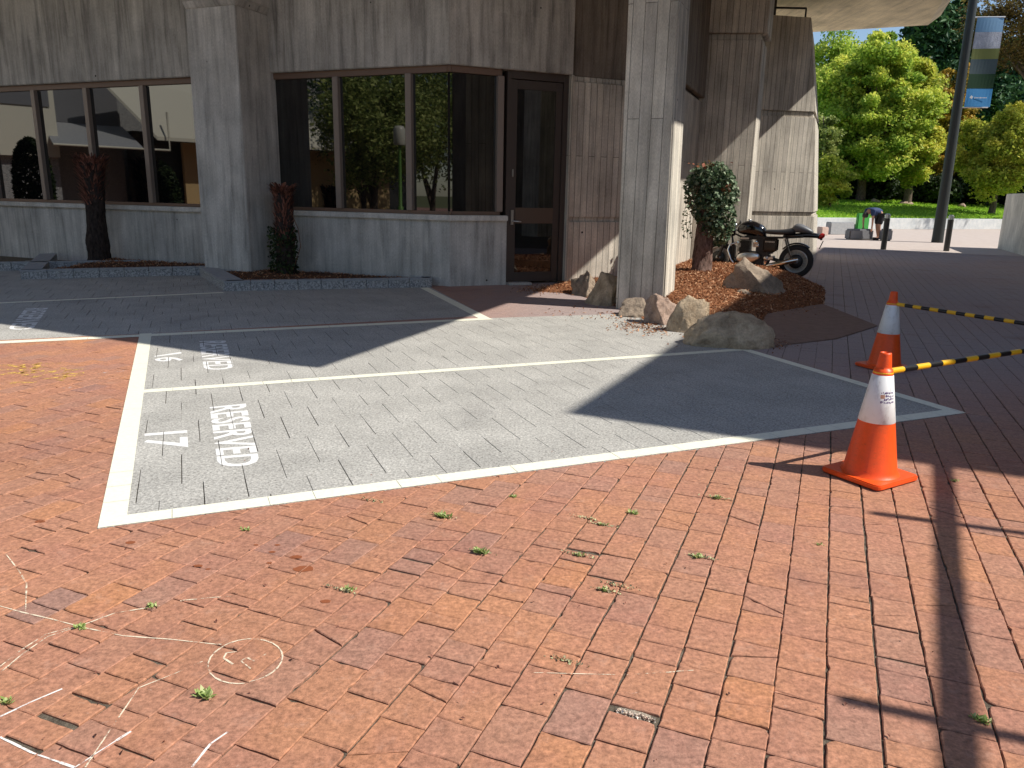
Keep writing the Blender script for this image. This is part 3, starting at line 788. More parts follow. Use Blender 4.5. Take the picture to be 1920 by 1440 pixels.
# overhanging floor slab
gsh = G(600, 690); kx = ZR / math.tan(R_(SUN_E)); K1 = Vector((gsh.x, gsh.y, 0)) + brg(SUN_B) * kx
e203 = brg(20.3); t_ = (19.3 - K1.y) / e203.y; K2 = K1 + e203 * t_
K3 = G(1768, 0, ZR); K4 = G(1740, 47, ZR); far = brg(293.8)
ring = [K1, K2, K3, K4, K4 + far * 30, K1 + brg(295.4) * 24]
b = MB(); r0 = [(p.x, p.y) for p in ring]; b.prism(r0, ZR, ZR + .25, top=[(K1.x + .0, K1.y)] + [(K2.x + .12, K2.y - .05), (K3.x + .3, K3.y - .1), (K4.x + .3, K4.y - .05)] + r0[4:])
sb = e203 * 2.2; b.prism([(p[0], p[1]) for p in [(K1.x + sb.x - .3, K1.y + sb.y), (K2.x - .2, K2.y - .05), (K3.x - .1, K3.y - .1), (K4.x - .1, K4.y - .05)] + [r0[4], (r0[5][0] + sb.x, r0[5][1] + sb.y)]], ZR + .251, ZR + 3.2)
part(b, 'overhang', M['soffit'], label='overhanging concrete upper storey seen from below')

# walkway canopy on the right that shades the plaza
ZC = 8.0
gc = G(1060, 775); KC = Vector((gc.x, gc.y, 0)) + brg(SUN_B) * ((ZC + .35) / math.tan(R_(SUN_E)))
CAN = root('walkway_canopy', (KC.x + 6, KC.y - 3, 0), 0, 'high concrete canopy over the brick plaza, on two piers', 'canopy')
e25, e114 = brg(25.6), brg(114.4)
ring = [KC, KC + e25 * 22.5, KC + e25 * 22.5 + e114 * 16, KC + e114 * 16]
b = MB(); b.prism([(p.x - KC.x - 6, p.y - KC.y + 3) for p in ring], ZC, ZC + .35); b.build('roof_slab', M['soffit'], CAN, uv=True)
for s, t in ((1.5, 4.3), (20, 4.3)):
    p = KC + e25 * s + e114 * t; b = MB(); b.prism([(p.x + dx - KC.x - 6, p.y + dy - KC.y + 3) for dx, dy in ((-.4, -.4), (.4, -.4), (.4, .4), (-.4, .4))], -.02, ZC - .002); b.build('pier', M['conc_col'], CAN, uv=True)
LB = root('unseen_dark_block', (KC.x + 10, KC.y, 0), 0, 'concrete block under the canopy, right of the picture', 'building')  # unseen block, added so the door glass mirrors no sky
ring = [KC + e114 * 5 + e25 * -6, KC + e114 * 5 + e25 * 22, KC + e114 * 14 + e25 * 22, KC + e114 * 14 - e25 * 6]
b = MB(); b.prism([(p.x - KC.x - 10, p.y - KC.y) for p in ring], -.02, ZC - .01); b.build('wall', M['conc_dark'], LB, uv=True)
# pipe gantry casting the barred shadow
ZG = 3.2; sh = brg(SUN_B) * (ZG / math.tan(R_(SUN_E)))
g0, g1 = G(1768, 880) + sh, G(1800, 1440) + sh; dg = (g1 - g0).normalized(); g2_ = g0 + dg * 7.2; g0 = g0 - dg * .6
GA = root('unseen_bar_frame', (g2_.x, g2_.y, 0), 0, 'overhead pipe frame with cross bars whose shadow falls on the bricks', 'pipe frame')
b = MB(); b.tube([g0 - g2_ + Vector((0, 0, ZG)), Vector((0, 0, ZG)), Vector((0, 0, 0))], .045, 12); b.build('beam', M['post'], GA)
for (ua, va), (ub, vb) in (((1650, 963), (1920, 1000)), ((1600, 1315), (1920, 1385))):
    p, q_ = G(ua, va) + sh, G(ub, vb) + sh; q_ = q_ + (q_ - p) * 1.2
    b = MB(); b.tube([p - g2_ + Vector((0, 0, ZG + .03)), q_ - g2_ + Vector((0, 0, ZG + .03))], .027, 8); b.build('cross_bar', M['post'], GA)

# ---------------------------------------------------------------- planters along the building
def kerb(pts, label, ht=.15, wd=.16, first=0):
    """run of kerb stones with pebbled faces and smooth tops"""
    P = [Vector(p[:2] + (0,)) if isinstance(p, tuple) else Vector((p.x, p.y, 0)) for p in pts]
    r = root('planter_kerb', P[0], 0, label, 'kerb', 'kerbs of the planting beds')
    fb, tb = MB(), MB()
    for a, c in zip(P[:-1], P[1:]):
        d = (c - a); L_ = d.length; d.normalize(); n = Vector((-d.y, d.x, 0)); k = max(1, round(L_ / .36))
        for i in range(k):
            s0, s1 = L_ * i / k + .003, L_ * (i + 1) / k - .003
            q4 = [a + d * s0, a + d * s1, a + d * s1 + n * wd, a + d * s0 + n * wd]
            fb.prism([(p.x - P[0].x, p.y - P[0].y) for p in q4], -.02, ht - .025)
            q4 = [a + d * s0 - n * .004, a + d * s1 - n * .004, a + d * s1 + n * wd, a + d * s0 + n * wd]
            tb.prism([(p.x - P[0].x, p.y - P[0].y) for p in q4], ht - .0248, ht)
    fb.build('stone_face', M['kerb'], r, bevel=.006); tb.build('top', M['kerbtop'], r, bevel=.004)
k0, k1, k2, k3, k4 = G(39, 524), G(411, 515), G(425, 546), G(808, 538.5), G(39, 524)
wl_ = lambda s: w1(s, 0)
kerb([k2, k3], 'pebbled kerb under the middle window, in front of the ivy-footed palm stump')
kerb([k3 + (k3 - k2).normalized() * .02, w1(-.35, .0)], 'short kerb return to the wall near the door')
kerb([w1(-4.5, .85) , k2 - (k3 - k2).normalized() * .03], 'side kerb beside the concrete pillar', wd=.3)
kerb([k0, k1 - (k1 - k0).normalized() * .0], 'pebbled kerb under the left window in front of the tall palm stump')
kerb([k0 + Vector((-1.6, 3.2, 0)), k0 + Vector((-.03, .06, 0))], 'slanting side kerb of the left planting bed', wd=.3)
kk = G(-250, 512); kerb([kk, kk + C67 * 4.2], 'farthest kerb at the left edge by the wall')
def bed(name, poly, h, label, seedv=0, dens=700):
    poly = ccw([(p.x, p.y) for p in poly]); es = edges(poly); x0, y0, x1, y1 = bb(poly); nx, ny = max(4, int((x1 - x0) / .12)), max(4, int((y1 - y0) / .12))
    b = MB(); idx = {}
    def hh(x, y):
        m_ = min((d - (n[0] * x + n[1] * y)) / math.hypot(*n) for n, d in es)
        return -.02 + .10 * 1 + h * min(1, max(0, m_) / .35) + .03 * noise.noise(Vector((x * 2.3, y * 2.3, seedv)))
    vs = []; fs = []
    for j in range(ny + 1):
        for i in range(nx + 1):
            x, y = x0 + (x1 - x0) * i / nx, y0 + (y1 - y0) * j / ny; vs.append((x, y, hh(x, y)))
    for j in range(ny):
        for i in range(nx):
            c = ((vs[j * (nx + 1) + i][0] + vs[j * (nx + 1) + i + 1][0]) / 2, (vs[j * (nx + 1) + i][1] + vs[(j + 1) * (nx + 1) + i][1]) / 2)
            if all(n[0] * c[0] + n[1] * c[1] <= d + .03 for n, d in es): fs.append((j * (nx + 1) + i, j * (nx + 1) + i + 1, (j + 1) * (nx + 1) + i + 1, (j + 1) * (nx + 1) + i))
    b.add(vs, fs, 0, True); kind(b.build(name, M['soil']), 'structure')
    return hh
inn = B22 * .12
hb1 = bed('planter_soil', [k2 + C67 * .1 + inn, k3 + inn - C67 * .1, w1(-.45, .02), w1(S_C1 - .1, .02), w1(-4.3, .8)], .05, '', 1)
hb2 = bed('planter_soil', [k0 + inn + C67 * .1, k1 + inn, w1(-4.9, .02), w1(-7.6, .02)], .06, '', 2)

# ---------------------------------------------------------------- small scattered geometry
def scatter(name, pts, size, m, up=.5, asp=.45, parent=None, flat=False, curl=.25, rnd=None):
    """many small bent leaves/chips: pts Nx3 numpy"""
    n = len(pts); pts = np.asarray(pts, float)
    nrm = np.random.normal(size=(n, 3)); nrm[:, 2] = np.abs(nrm[:, 2]) + up; nrm /= np.linalg.norm(nrm, axis=1)[:, None]
    a = np.cross(nrm, np.random.normal(size=(n, 3))); a /= np.linalg.norm(a, axis=1)[:, None] + 1e-9; c = np.cross(nrm, a)
    s = (size * np.random.uniform(.55, 1.35, n))[:, None]
    v = np.stack([pts - a * s, pts - c * s * asp + nrm * s * curl, pts + a * s, pts + c * s * asp + nrm * s * curl], 1).reshape(-1, 3)
    me = bpy.data.meshes.new(name); me.vertices.add(4 * n); me.vertices.foreach_set('co', v.ravel())
    k = np.arange(n) * 4
    tri = np.stack([k, k + 1, k + 2, k, k + 2, k + 3], 1).ravel()
    me.loops.add(6 * n); me.loops.foreach_set('vertex_index', tri); me.polygons.add(2 * n)
    me.polygons.foreach_set('loop_start', np.arange(2 * n) * 3); me.polygons.foreach_set('loop_total', np.full(2 * n, 3))
    at = me.attributes.new('rnd', 'FLOAT', 'POINT')
    r = np.random.uniform(0, 1, n) if rnd is None else np.clip(rnd, 0, 1)
    at.data.foreach_set('value', np.repeat(r, 4)); me.update(); me.validate()
    return link(name, me, m, parent)
def chips(poly_es, box, hh, n, size, extra=None):
    out = []
    while len(out) < n:
        x, y = random.uniform(box[0], box[2]), random.uniform(box[1], box[3])
        if all(a[0] * x + a[1] * y <= d for a, d in poly_es): out.append((x, y, hh(x, y) + random.uniform(0, .02)))
    return out

# mulch garden -------------------------------------------------
gpoly = [g2(*p) for p in MULCH]
def inpoly(x, y, poly):
    c = False; j = len(poly) - 1
    for i in range(len(poly)):
        if (poly[i][1] > y) != (poly[j][1] > y) and x < (poly[j][0] - poly[i][0]) * (y - poly[i][1]) / (poly[j][1] - poly[i][1]) + poly[i][0]: c = not c
        j = i
    return c
def dpoly(x, y, poly):
    m_ = 9.
    for i in range(len(poly)):
        a, b_ = poly[i], poly[(i + 1) % len(poly)]; dx, dy = b_[0] - a[0], b_[1] - a[1]; t = max(0, min(1, ((x - a[0]) * dx + (y - a[1]) * dy) / (dx * dx + dy * dy)))
        m_ = min(m_, math.hypot(x - a[0] - t * dx, y - a[1] - t * dy))
    return m_
def mh(x, y):
    d = dpoly(x, y, gpoly)
    if not inpoly(x, y, gpoly): return -.02
    lim = .24 if x > 1.9 else .10
    return .004 + lim * (1 - math.exp(-d / .42)) + .02 * noise.noise(Vector((x * 1.7, y * 1.7, 3)))
x0, y0, x1, y1 = bb(gpoly); nx, ny = int((x1 - x0) / .07), int((y1 - y0) / .07)
vs = [(x0 + (x1 - x0) * i / nx, y0 + (y1 - y0) * j / ny) for j in range(ny + 1) for i in range(nx + 1)]; vs = [(x, y, mh(x, y)) for x, y in vs]
fs = [(j * (nx + 1) + i, j * (nx + 1) + i + 1, (j + 1) * (nx + 1) + i + 1, (j + 1) * (nx + 1) + i) for j in range(ny) for i in range(nx) if max(vs[k][2] for k in (j * (nx + 1) + i, j * (nx + 1) + i + 1, (j + 1) * (nx + 1) + i + 1, (j + 1) * (nx + 1) + i)) > 0]
b = MB(); b.add(vs, fs, 0, True); kind(b.build('garden_mound', M['mulchbase']), 'structure')
pts = []
while len(pts) < 26000:
    x, y = random.uniform(x0, x1), random.uniform(y0, y1)
    if inpoly(x, y, gpoly): pts.append((x, y, mh(x, y) + random.uniform(.002, .022)))
for (u, v, su, sv_, n) in ((1160, 592, 28, 5, 110), (1195, 612, 26, 6, 260), (1030, 543, 30, 4, 500), (1110, 585, 60, 8, 40), (1230, 620, 20, 5, 120), (1330, 645, 20, 4, 60), (1455, 645, 14, 5, 80), (1500, 585, 30, 6, 60)):
    for _ in range(n):
        p = G(random.gauss(u, su), random.gauss(v, sv_)); pts.append((p.x, p.y, .004 + random.uniform(0, .008)))
for hh, poly, n in ((hb1, [k2 + C67 * .1 + inn, k3 + inn - C67 * .1, w1(-.45, .02), w1(S_C1 - .1, .02), w1(-4.3, .8)], 1500), (hb2, [k0 + inn + C67 * .1, k1 + inn, w1(-4.9, .02), w1(-7.6, .02)], 1800)):
    pp = ccw([(p.x, p.y) for p in poly]); pts += chips(edges(pp), bb(pp), hh, n, .02)
kind(scatter('bark_mulch', pts, .021, M['chips'], .8, .35), 'stuff')
# brick edging behind the garden
p0, p1, p2 = G(1258, 503, 0), G(1470, 512, 0), G(1552, 548, 0)
def edging(a, c, name='brick_edging', label=''):
    r = root(name, a, 0, label, 'edging'); d = (c - a); L_ = d.length; d.normalize(); n = Vector((-d.y, d.x, 0)); b = MB(); k = int(L_ / .23)
    for i in range(k):
        q4 = [d * (L_ * i / k + .004), d * (L_ * (i + 1) / k - .004), d * (L_ * (i + 1) / k - .004) + n * .11, d * (L_ * i / k + .004) + n * .11]
        b.prism([(p.x, p.y) for p in q4], -.02, .26 + random.uniform(-.004, .004))
    b.build('brick_course', M['edging'], r, bevel=.004)
edging(p0, G(1440, 508), label='low red brick edging behind the garden by the motorbike')

# rocks --------------------------------------------------------
def rock(pix, wpx, hpx, label, m, seed, dz=0., depth=.8, rot=0., cuts=7, base_z=0., lean=0., sq=.12, dm=.5, dx=.82):
    c = G(pix[0], pix[1], base_z); dist = (c - Vector((0, 0, HC))).dot(_F)
    sx = wpx * 1.1 / FPX * dist / 2; sz = hpx * 1.22 / FPX * dist / (1 + .25) ; sy = sx * depth
    rnd = random.Random(seed); bm = bmesh.new(); bmesh.ops.create_icosphere(bm, subdivisions=5, radius=1)
    pls = []
    for _ in range(cuts):
        a = rnd.uniform(0, 6.28); e = rnd.uniform(-.15, 1.1); pls.append((Vector((math.cos(a) * math.cos(e), math.sin(a) * math.cos(e), math.sin(e))), rnd.uniform(dm, dx)))
    for v in bm.verts:
        for _ in range(2):
            for n, d in pls:
                k = v.co.dot(n)
                if k > d: v.co -= n * (k - d) * .98
        s_ = v.co.normalized(); f = 1 + sq * noise.fractal(s_ * 1.7 + Vector((seed, 0, 0)), 1., 2., 5) + .035 * noise.noise(s_ * 7 + Vector((seed, 3, 0))) - .05 * max(0, .12 - abs(noise.noise(s_ * 2.6 + Vector((seed, 9, 0))))) / .12
        v.co *= f; v.co.x *= sx * 1.25; v.co.y *= sy * 1.25; v.co.z *= sz * 1.25
        v.co.x += v.co.z * lean
        v.co.z = max(v.co.z, -.12 * sz) 
    me = bpy.data.meshes.new('garden_rock'); bm.to_mesh(me); bm.free()
    for p in me.polygons: p.use_smooth = True
    o = link('garden_rock', me, M[m]); o.location = (c.x, c.y + sy * .8, base_z + .02 + dz); o.rotation_euler = (0, 0, rot)
    thing(o, label, 'rock', 'boulders edging the garden bed')
rock((1101, 556), 46, 46, 'dark jagged rock leftmost of the garden boulders, before the panel', 'rock2', 3, depth=1.2, cuts=8, sq=.22)
rock((1134, 572), 54, 46, 'rock with a sunlit tan top left of the big column', 'rock', 12, depth=1., cuts=6)
rock((1192, 594), 58, 26, 'small flat grey rock at the foot of the big column', 'rock2', 5, depth=.8, cuts=5)
rock((1246, 609), 66, 44, 'pinkish rock between the flat rock and the pointed tan rock', 'rockpink', 21, depth=.9, cuts=12, sq=.18)
rock((1298, 625), 66, 62, 'pointed tan rock with a sunlit peak beside the largest oval boulder', 'rock', 14, depth=.8, cuts=11, lean=.25)
rock((1377, 652), 128, 48, 'large smooth oval tan boulder at the bay corner', 'rock', 31, depth=.6, cuts=5, sq=.08, dm=.84, dx=.97)
rock((1423, 566), 112, 72, 'big flat-faced grey boulder in front of the motorbike', 'rock2', 17, depth=.5, cuts=11, base_z=.05, lean=-.25, dm=.55)
rock((1392, 560), 30, 12, 'half-buried low stone beside the big flat-faced boulder', 'rock2', 44, base_z=.12)

# ---------------------------------------------------------------- stumps
def trunk(pix, z0, rad, ht, prof, m, name, label, seed, lean=(0, 0)):
    c = G(pix[0], pix[1], z0); r = root(name, c, 0, label, 'tree stump')
    n, k = 22, 34; vs = []; fs = []
    for j in range(k + 1):
        t = j / k; rr = rad * np.interp(t, [p[0] for p in prof], [p[1] for p in prof])
        for i in range(n):
            a = 2 * math.pi * i / n; f = 1 + .16 * noise.fractal(Vector((math.cos(a) * 1.4, math.sin(a) * 1.4, t * 5 + seed)), 1., 2., 4) + .05 * noise.noise(Vector((a * 5, t * 22, seed)))
            vs.append((math.cos(a) * rr * f + lean[0] * t, math.sin(a) * rr * f + lean[1] * t, t * ht - .05))
    for j in range(k):
        fs += [(j * n + i, j * n + (i + 1) % n, (j + 1) * n + (i + 1) % n, (j + 1) * n + i) for i in range(n)]
    fs.append(tuple(k * n + i for i in range(n)))
    b = MB(); b.add(vs, fs, 0, True); b.build('trunk', M[m], r); return r, c
def fronds(r, z0, z1, rad0, rad1, n, ln, m, name, droop=.2, up=1., lean=(0, 0)):
    """ragged cut leaf bases: thin curved blades sticking up and out"""
    b = MB(); rn = []
    for _ in range(n):
        t = random.random() ** .8; z = z0 + (z1 - z0) * t; a = random.uniform(0, 6.283); rr = rad0 + (rad1 - rad0) * t
        p = Vector((math.cos(a) * rr * .8 + lean[0] * t, math.sin(a) * rr * .8 + lean[1] * t, z)); out = Vector((math.cos(a), math.sin(a), 0)); side = Vector((-out.y, out.x, 0))
        L_ = ln * random.uniform(.5, 1.2); w_ = random.uniform(.008, .022); d = (out * random.uniform(.25, .8) + Vector((0, 0, up)) + side * random.uniform(-.3, .3)).normalized()
        q1 = p + d * L_ * .55; q2 = q1 + (d + out * droop * 2 - Vector((0, 0, droop))).normalized() * L_ * .45
        b.add([p - side * w_, p + side * w_, q1 + side * w_ * .8, q1 - side * w_ * .8, q2], [(0, 1, 2, 3), (3, 2, 4)]); rn += [random.random()] * 5
    b.build(name, M[m], r, rnd=rn)
r, _ = trunk((186, 489), .10, .20, 1.88, [(0, 1.25), (.06, 1.), (.5, .82), (.75, .95), (1, 1.1)], 'darkbark', 'palm_stump', 'tall dark palm stump with ragged top before the left window', 1.3, (.06, 0))
fronds(r, 1.0, 1.84, .17, .26, 620, .20, 'fibre', 'frond_stubs', .1, .8, (.06, 0))
fronds(r, 1.7, 1.88, .22, .30, 200, .24, 'fibre', 'frond_stubs', .6, .7, (.06, 0))
r, _ = trunk((538, 516), .08, .17, 1.42, [(0, 1.1), (.3, .95), (.7, .85), (1, .8)], 'darkbark', 'palm_stump', 'shorter fibrous red-brown palm stump beside the pillar, ivy at its foot', 5.1, (0, 0))
fronds(r, .35, 1.38, .15, .15, 700, .18, 'fibre', 'frond_stubs', .1, 1.2)
fronds(r, 1.3, 1.45, .14, .2, 200, .22, 'fibre', 'frond_stubs', .9, .5)
pp = []
for _ in range(750):
    a = random.uniform(0, 6.28); z = random.uniform(0, .82) ** 1.1; rr = random.uniform(.15, .25); pp.append((math.cos(a) * rr - .03, math.sin(a) * rr - .04, z))
scatter('ivy_leaves', pp, .032, M['hedge'], .2, .7, r)
b = MB(); b.tube([(.14, -.1, .1), (.3, -.15, .5), (.26, -.12, .8), (.15, -.1, 1.05)], .006, 6); b.build('vine_stem', M['twig'], r)

IV, ivc = trunk((1313, 512), .20, .17, 1.55, [(0, 1.3), (.08, 1.05), (.5, .9), (1, .7)], 'pinkbark', 'ivy_stump', 'tree stump with a bushy cap of green ivy beside the big column', 8.2, (.05, 0))
pp, rr_ = [], []
def shell(cx, cy, cz, rx, rz, n, spread):
    for _ in range(n):
        a = random.uniform(0, 6.283); e = math.asin(random.uniform(-.75, 1)); k = random.uniform(.72, 1.08) + .15 * noise.noise(Vector((math.cos(a) * 2, math.sin(a) * 2, e * 2)))
        pp.append((cx + math.cos(a) * math.cos(e) * rx * k, cy + math.sin(a) * math.cos(e) * rx * k * .9, cz + math.sin(e) * rz * k))
shell(.08, 0, 1.60, .36, .27, 1500, 1); shell(.20, -.05, 1.35, .33, .40, 1300, 1); shell(.26, -.1, .95, .24, .42, 900, 1); shell(-.12, 0, 1.35, .24, .34, 600, 1); shell(.30, 0, .66, .16, .24, 320, 1); shell(.05, -.1, 1.18, .27, .42, 1100, 1); shell(.12, -.1, .85, .2, .3, 400, 1); shell(-.26, 0, 1.5, .14, .16, 200, 1)
lit = scatter('ivy_leaves', pp, .036, M['ivy'], .3, .75, IV)
scatter('ivy_leaves', [(random.gauss(-.0, .12), random.gauss(-.05, .12), 1.84 + random.gauss(0, .04)) for _ in range(36)] + [(.28 + random.gauss(0, .05), -.3, 1.45 + random.gauss(0, .05)) for _ in range(12)], .036, M['ivyred'], .4, .75, IV)['label'] = 'reddened leaves on top of the ivy cap'
for ang, dx in ((0, -.36), (1, -.42), (2, -.30), (3, .33)):
    b = MB(); pth = [(dx * .6, -.22, 1.5), (dx * .95, -.26, 1.2), (dx * 1.02, -.25, .9), (dx * .9, -.25, .62)]; b.tube(pth, .004, 5); b.build('vine_stem', M['twig'], IV)
    q_ = []
    for _ in range(38):
        t = random.random() * 2.99; i = int(t); f = t - i; q_.append(tuple(pth[i][k] * (1 - f) + pth[i + 1][k] * f + random.gauss(0, .018) for k in range(3)))
    scatter('ivy_leaves', q_, .024, M['ivy'], .2, .7, IV)
# loose ivy at the pink wall bottom right of the column

# ---------------------------------------------------------------- traffic cones and bars
def cone(c, rz, label, printed=False):
    r = root('traffic_cone', c, rz, label, 'traffic cone', 'traffic cones holding the striped bars')
    H_ = .71
    b = MB(); s = .185
    ring = []
    for cx, cy, a0 in ((s - .035, s - .035, 0), (-s + .035, s - .035, 90), (-s + .035, -s + .035, 180), (s - .035, -s + .035, 270)):
        for k in range(5): a = R_(a0 + k * 22.5); ring.append((cx + .035 * math.cos(a), cy + .035 * math.sin(a)))
    b.prism(ring, .006, .034); o = b.build('base', M['orange'], r, bevel=.006)
    def rad(z): return .142 + (.033 - .142) * ((z - .034) / (H_ - .034)) if z > .05 else .15
    zs = [.034, .045, .06, .30, .331]
    b = MB(); b.lathe([(.155, .034), (.148, .042), (rad(.06), .06), (rad(.331), .331)], n=40); b.build('body', M['orange'], r)
    b = MB(); b.lathe([(rad(.33) + .0005, .33), (rad(.332) + .002, .3315), (rad(.588) + .002, .588), (rad(.59), .5895)], n=40); b.build('reflective_sleeve', M['sleeve'], r)
    b = MB(); b.lathe([(rad(.589), .589), (rad(.62), .62), (.040, .622), (.0385, .635), (.031, .70), (.029, .708), (.022, .710), (.020, .69)], n=32); b.build('tip', M['orange'], r)
    return r, rad
cn, cf = Vector((2.0, 4.04, 0)), G(1657, 690)
cA, rad = cone(G(1629, 893), R_(31), 'nearer orange traffic cone with a white band and purple print')
cB, _ = cone(cf, R_(24), 'farther orange traffic cone standing in the shade')
zb = .60
a1, a2 = G(1690, 680, zb), G(1925, 657, zb); b1, b2 = G(1690, 563, zb), G(1925, 607, zb)
cnp, cfp = Vector((cA.location.x, cA.location.y, zb)), Vector((cf.x, cf.y, zb))
da, db = (a2 - cnp), (b2 - cfp); den = da.x * db.y - da.y * db.x; t = ((cfp.x - cnp.x) * db.y - (cfp.y - cnp.y) * db.x) / den
MEET = cnp + da * t
if t < 0 or (MEET - cnp).length > 4: MEET = cnp + da.normalized() * 2.1
cone(Vector((MEET.x, MEET.y, 0)), R_(10), 'third orange cone where the two striped bars meet')
def bar(c0, c1, label):
    d = (c1 - c0); L_ = d.length; d.normalize(); r = root('striped_bar', c0, math.atan2(d.y, d.x), label, 'barrier bar', 'striped bars between the cones')
    x = .052; k = 0; yb, bb_ = MB(), MB()
    ends = []
    n, t_ = 28, .0075
    ring = MB()
    pr = [(.044 * math.cos(2 * math.pi * i / n), .044 * math.sin(2 * math.pi * i / n), 0) for i in range(n + 1)]
    ring.tube(pr, .008, 8, caps=False); ring.build('end_loop', M['yel'], r); ring = MB(); pr2 = [(L_ + p[0], p[1], 0) for p in pr]; ring.tube(pr2, .008, 8, caps=False)
    ring.build('end_loop', M['yel'], r)
    seg = (L_ - .104) / 21; b = MB(); nn_ = 12; vs = []; rr = .0165
    for k in range(22):
        for kk in range(nn_): a = 2 * math.pi * kk / nn_; vs.append((x + seg * k, rr * math.cos(a), rr * math.sin(a)))
    b.v = vs
    for k in range(21):
        for kk in range(nn_): b.f.append((k * nn_ + kk, k * nn_ + (kk + 1) % nn_, (k + 1) * nn_ + (kk + 1) % nn_, (k + 1) * nn_ + kk)); b.mi.append(k % 2); b.sm.append(True)
    b.build('striped_tube', [M['yel'], M['blk']], r)
bar(cnp, MEET, 'yellow and black striped bar hooked on the nearer cone')
bar(cfp, MEET, 'yellow and black striped bar hooked on the farther cone')
# print on the nearer cone's sleeve (purple scribbled logo)
pb_, ob_ = MB(), MB()
view = math.atan2(-cA.location.y, -cA.location.x) - cA.rotation_euler.z
rg = random.Random(4)
for row in range(4):
    for k in range(9):
        z = .500 - row * .017 + rg.uniform(-.003, .003); a = view + .08 + k * .115; hgt = rg.uniform(.006, .012); wa = rg.uniform(.03, .09)
        if row in (1, 2) and k < 2: continue
        rr = rad(z) + .0032; vs = [(rr * math.cos(a + s_ * wa), rr * math.sin(a + s_ * wa), z + q_ * hgt / 2 + s_ * rg.uniform(-.002, .003)) for s_, q_ in ((0, -1), (1, -1), (1, 1), (0, 1))]
        pb_.add(vs, [(0, 1, 2, 3)])
for k in range(5):
    z = .478; a = view + .05 + k * .06; rr = rad(z) + .0034; ob_.add([(rr * math.cos(a + s_ * .06), rr * math.sin(a + s_ * .06), z + q_ * .012) for s_, q_ in ((0, -1), (1, -1), (1, 1), (0, 1))], [(0, 1, 2, 3)])
pb_.build('logo_print', M['purple'], cA); ob_.build('logo_print', M['peach'], cA)

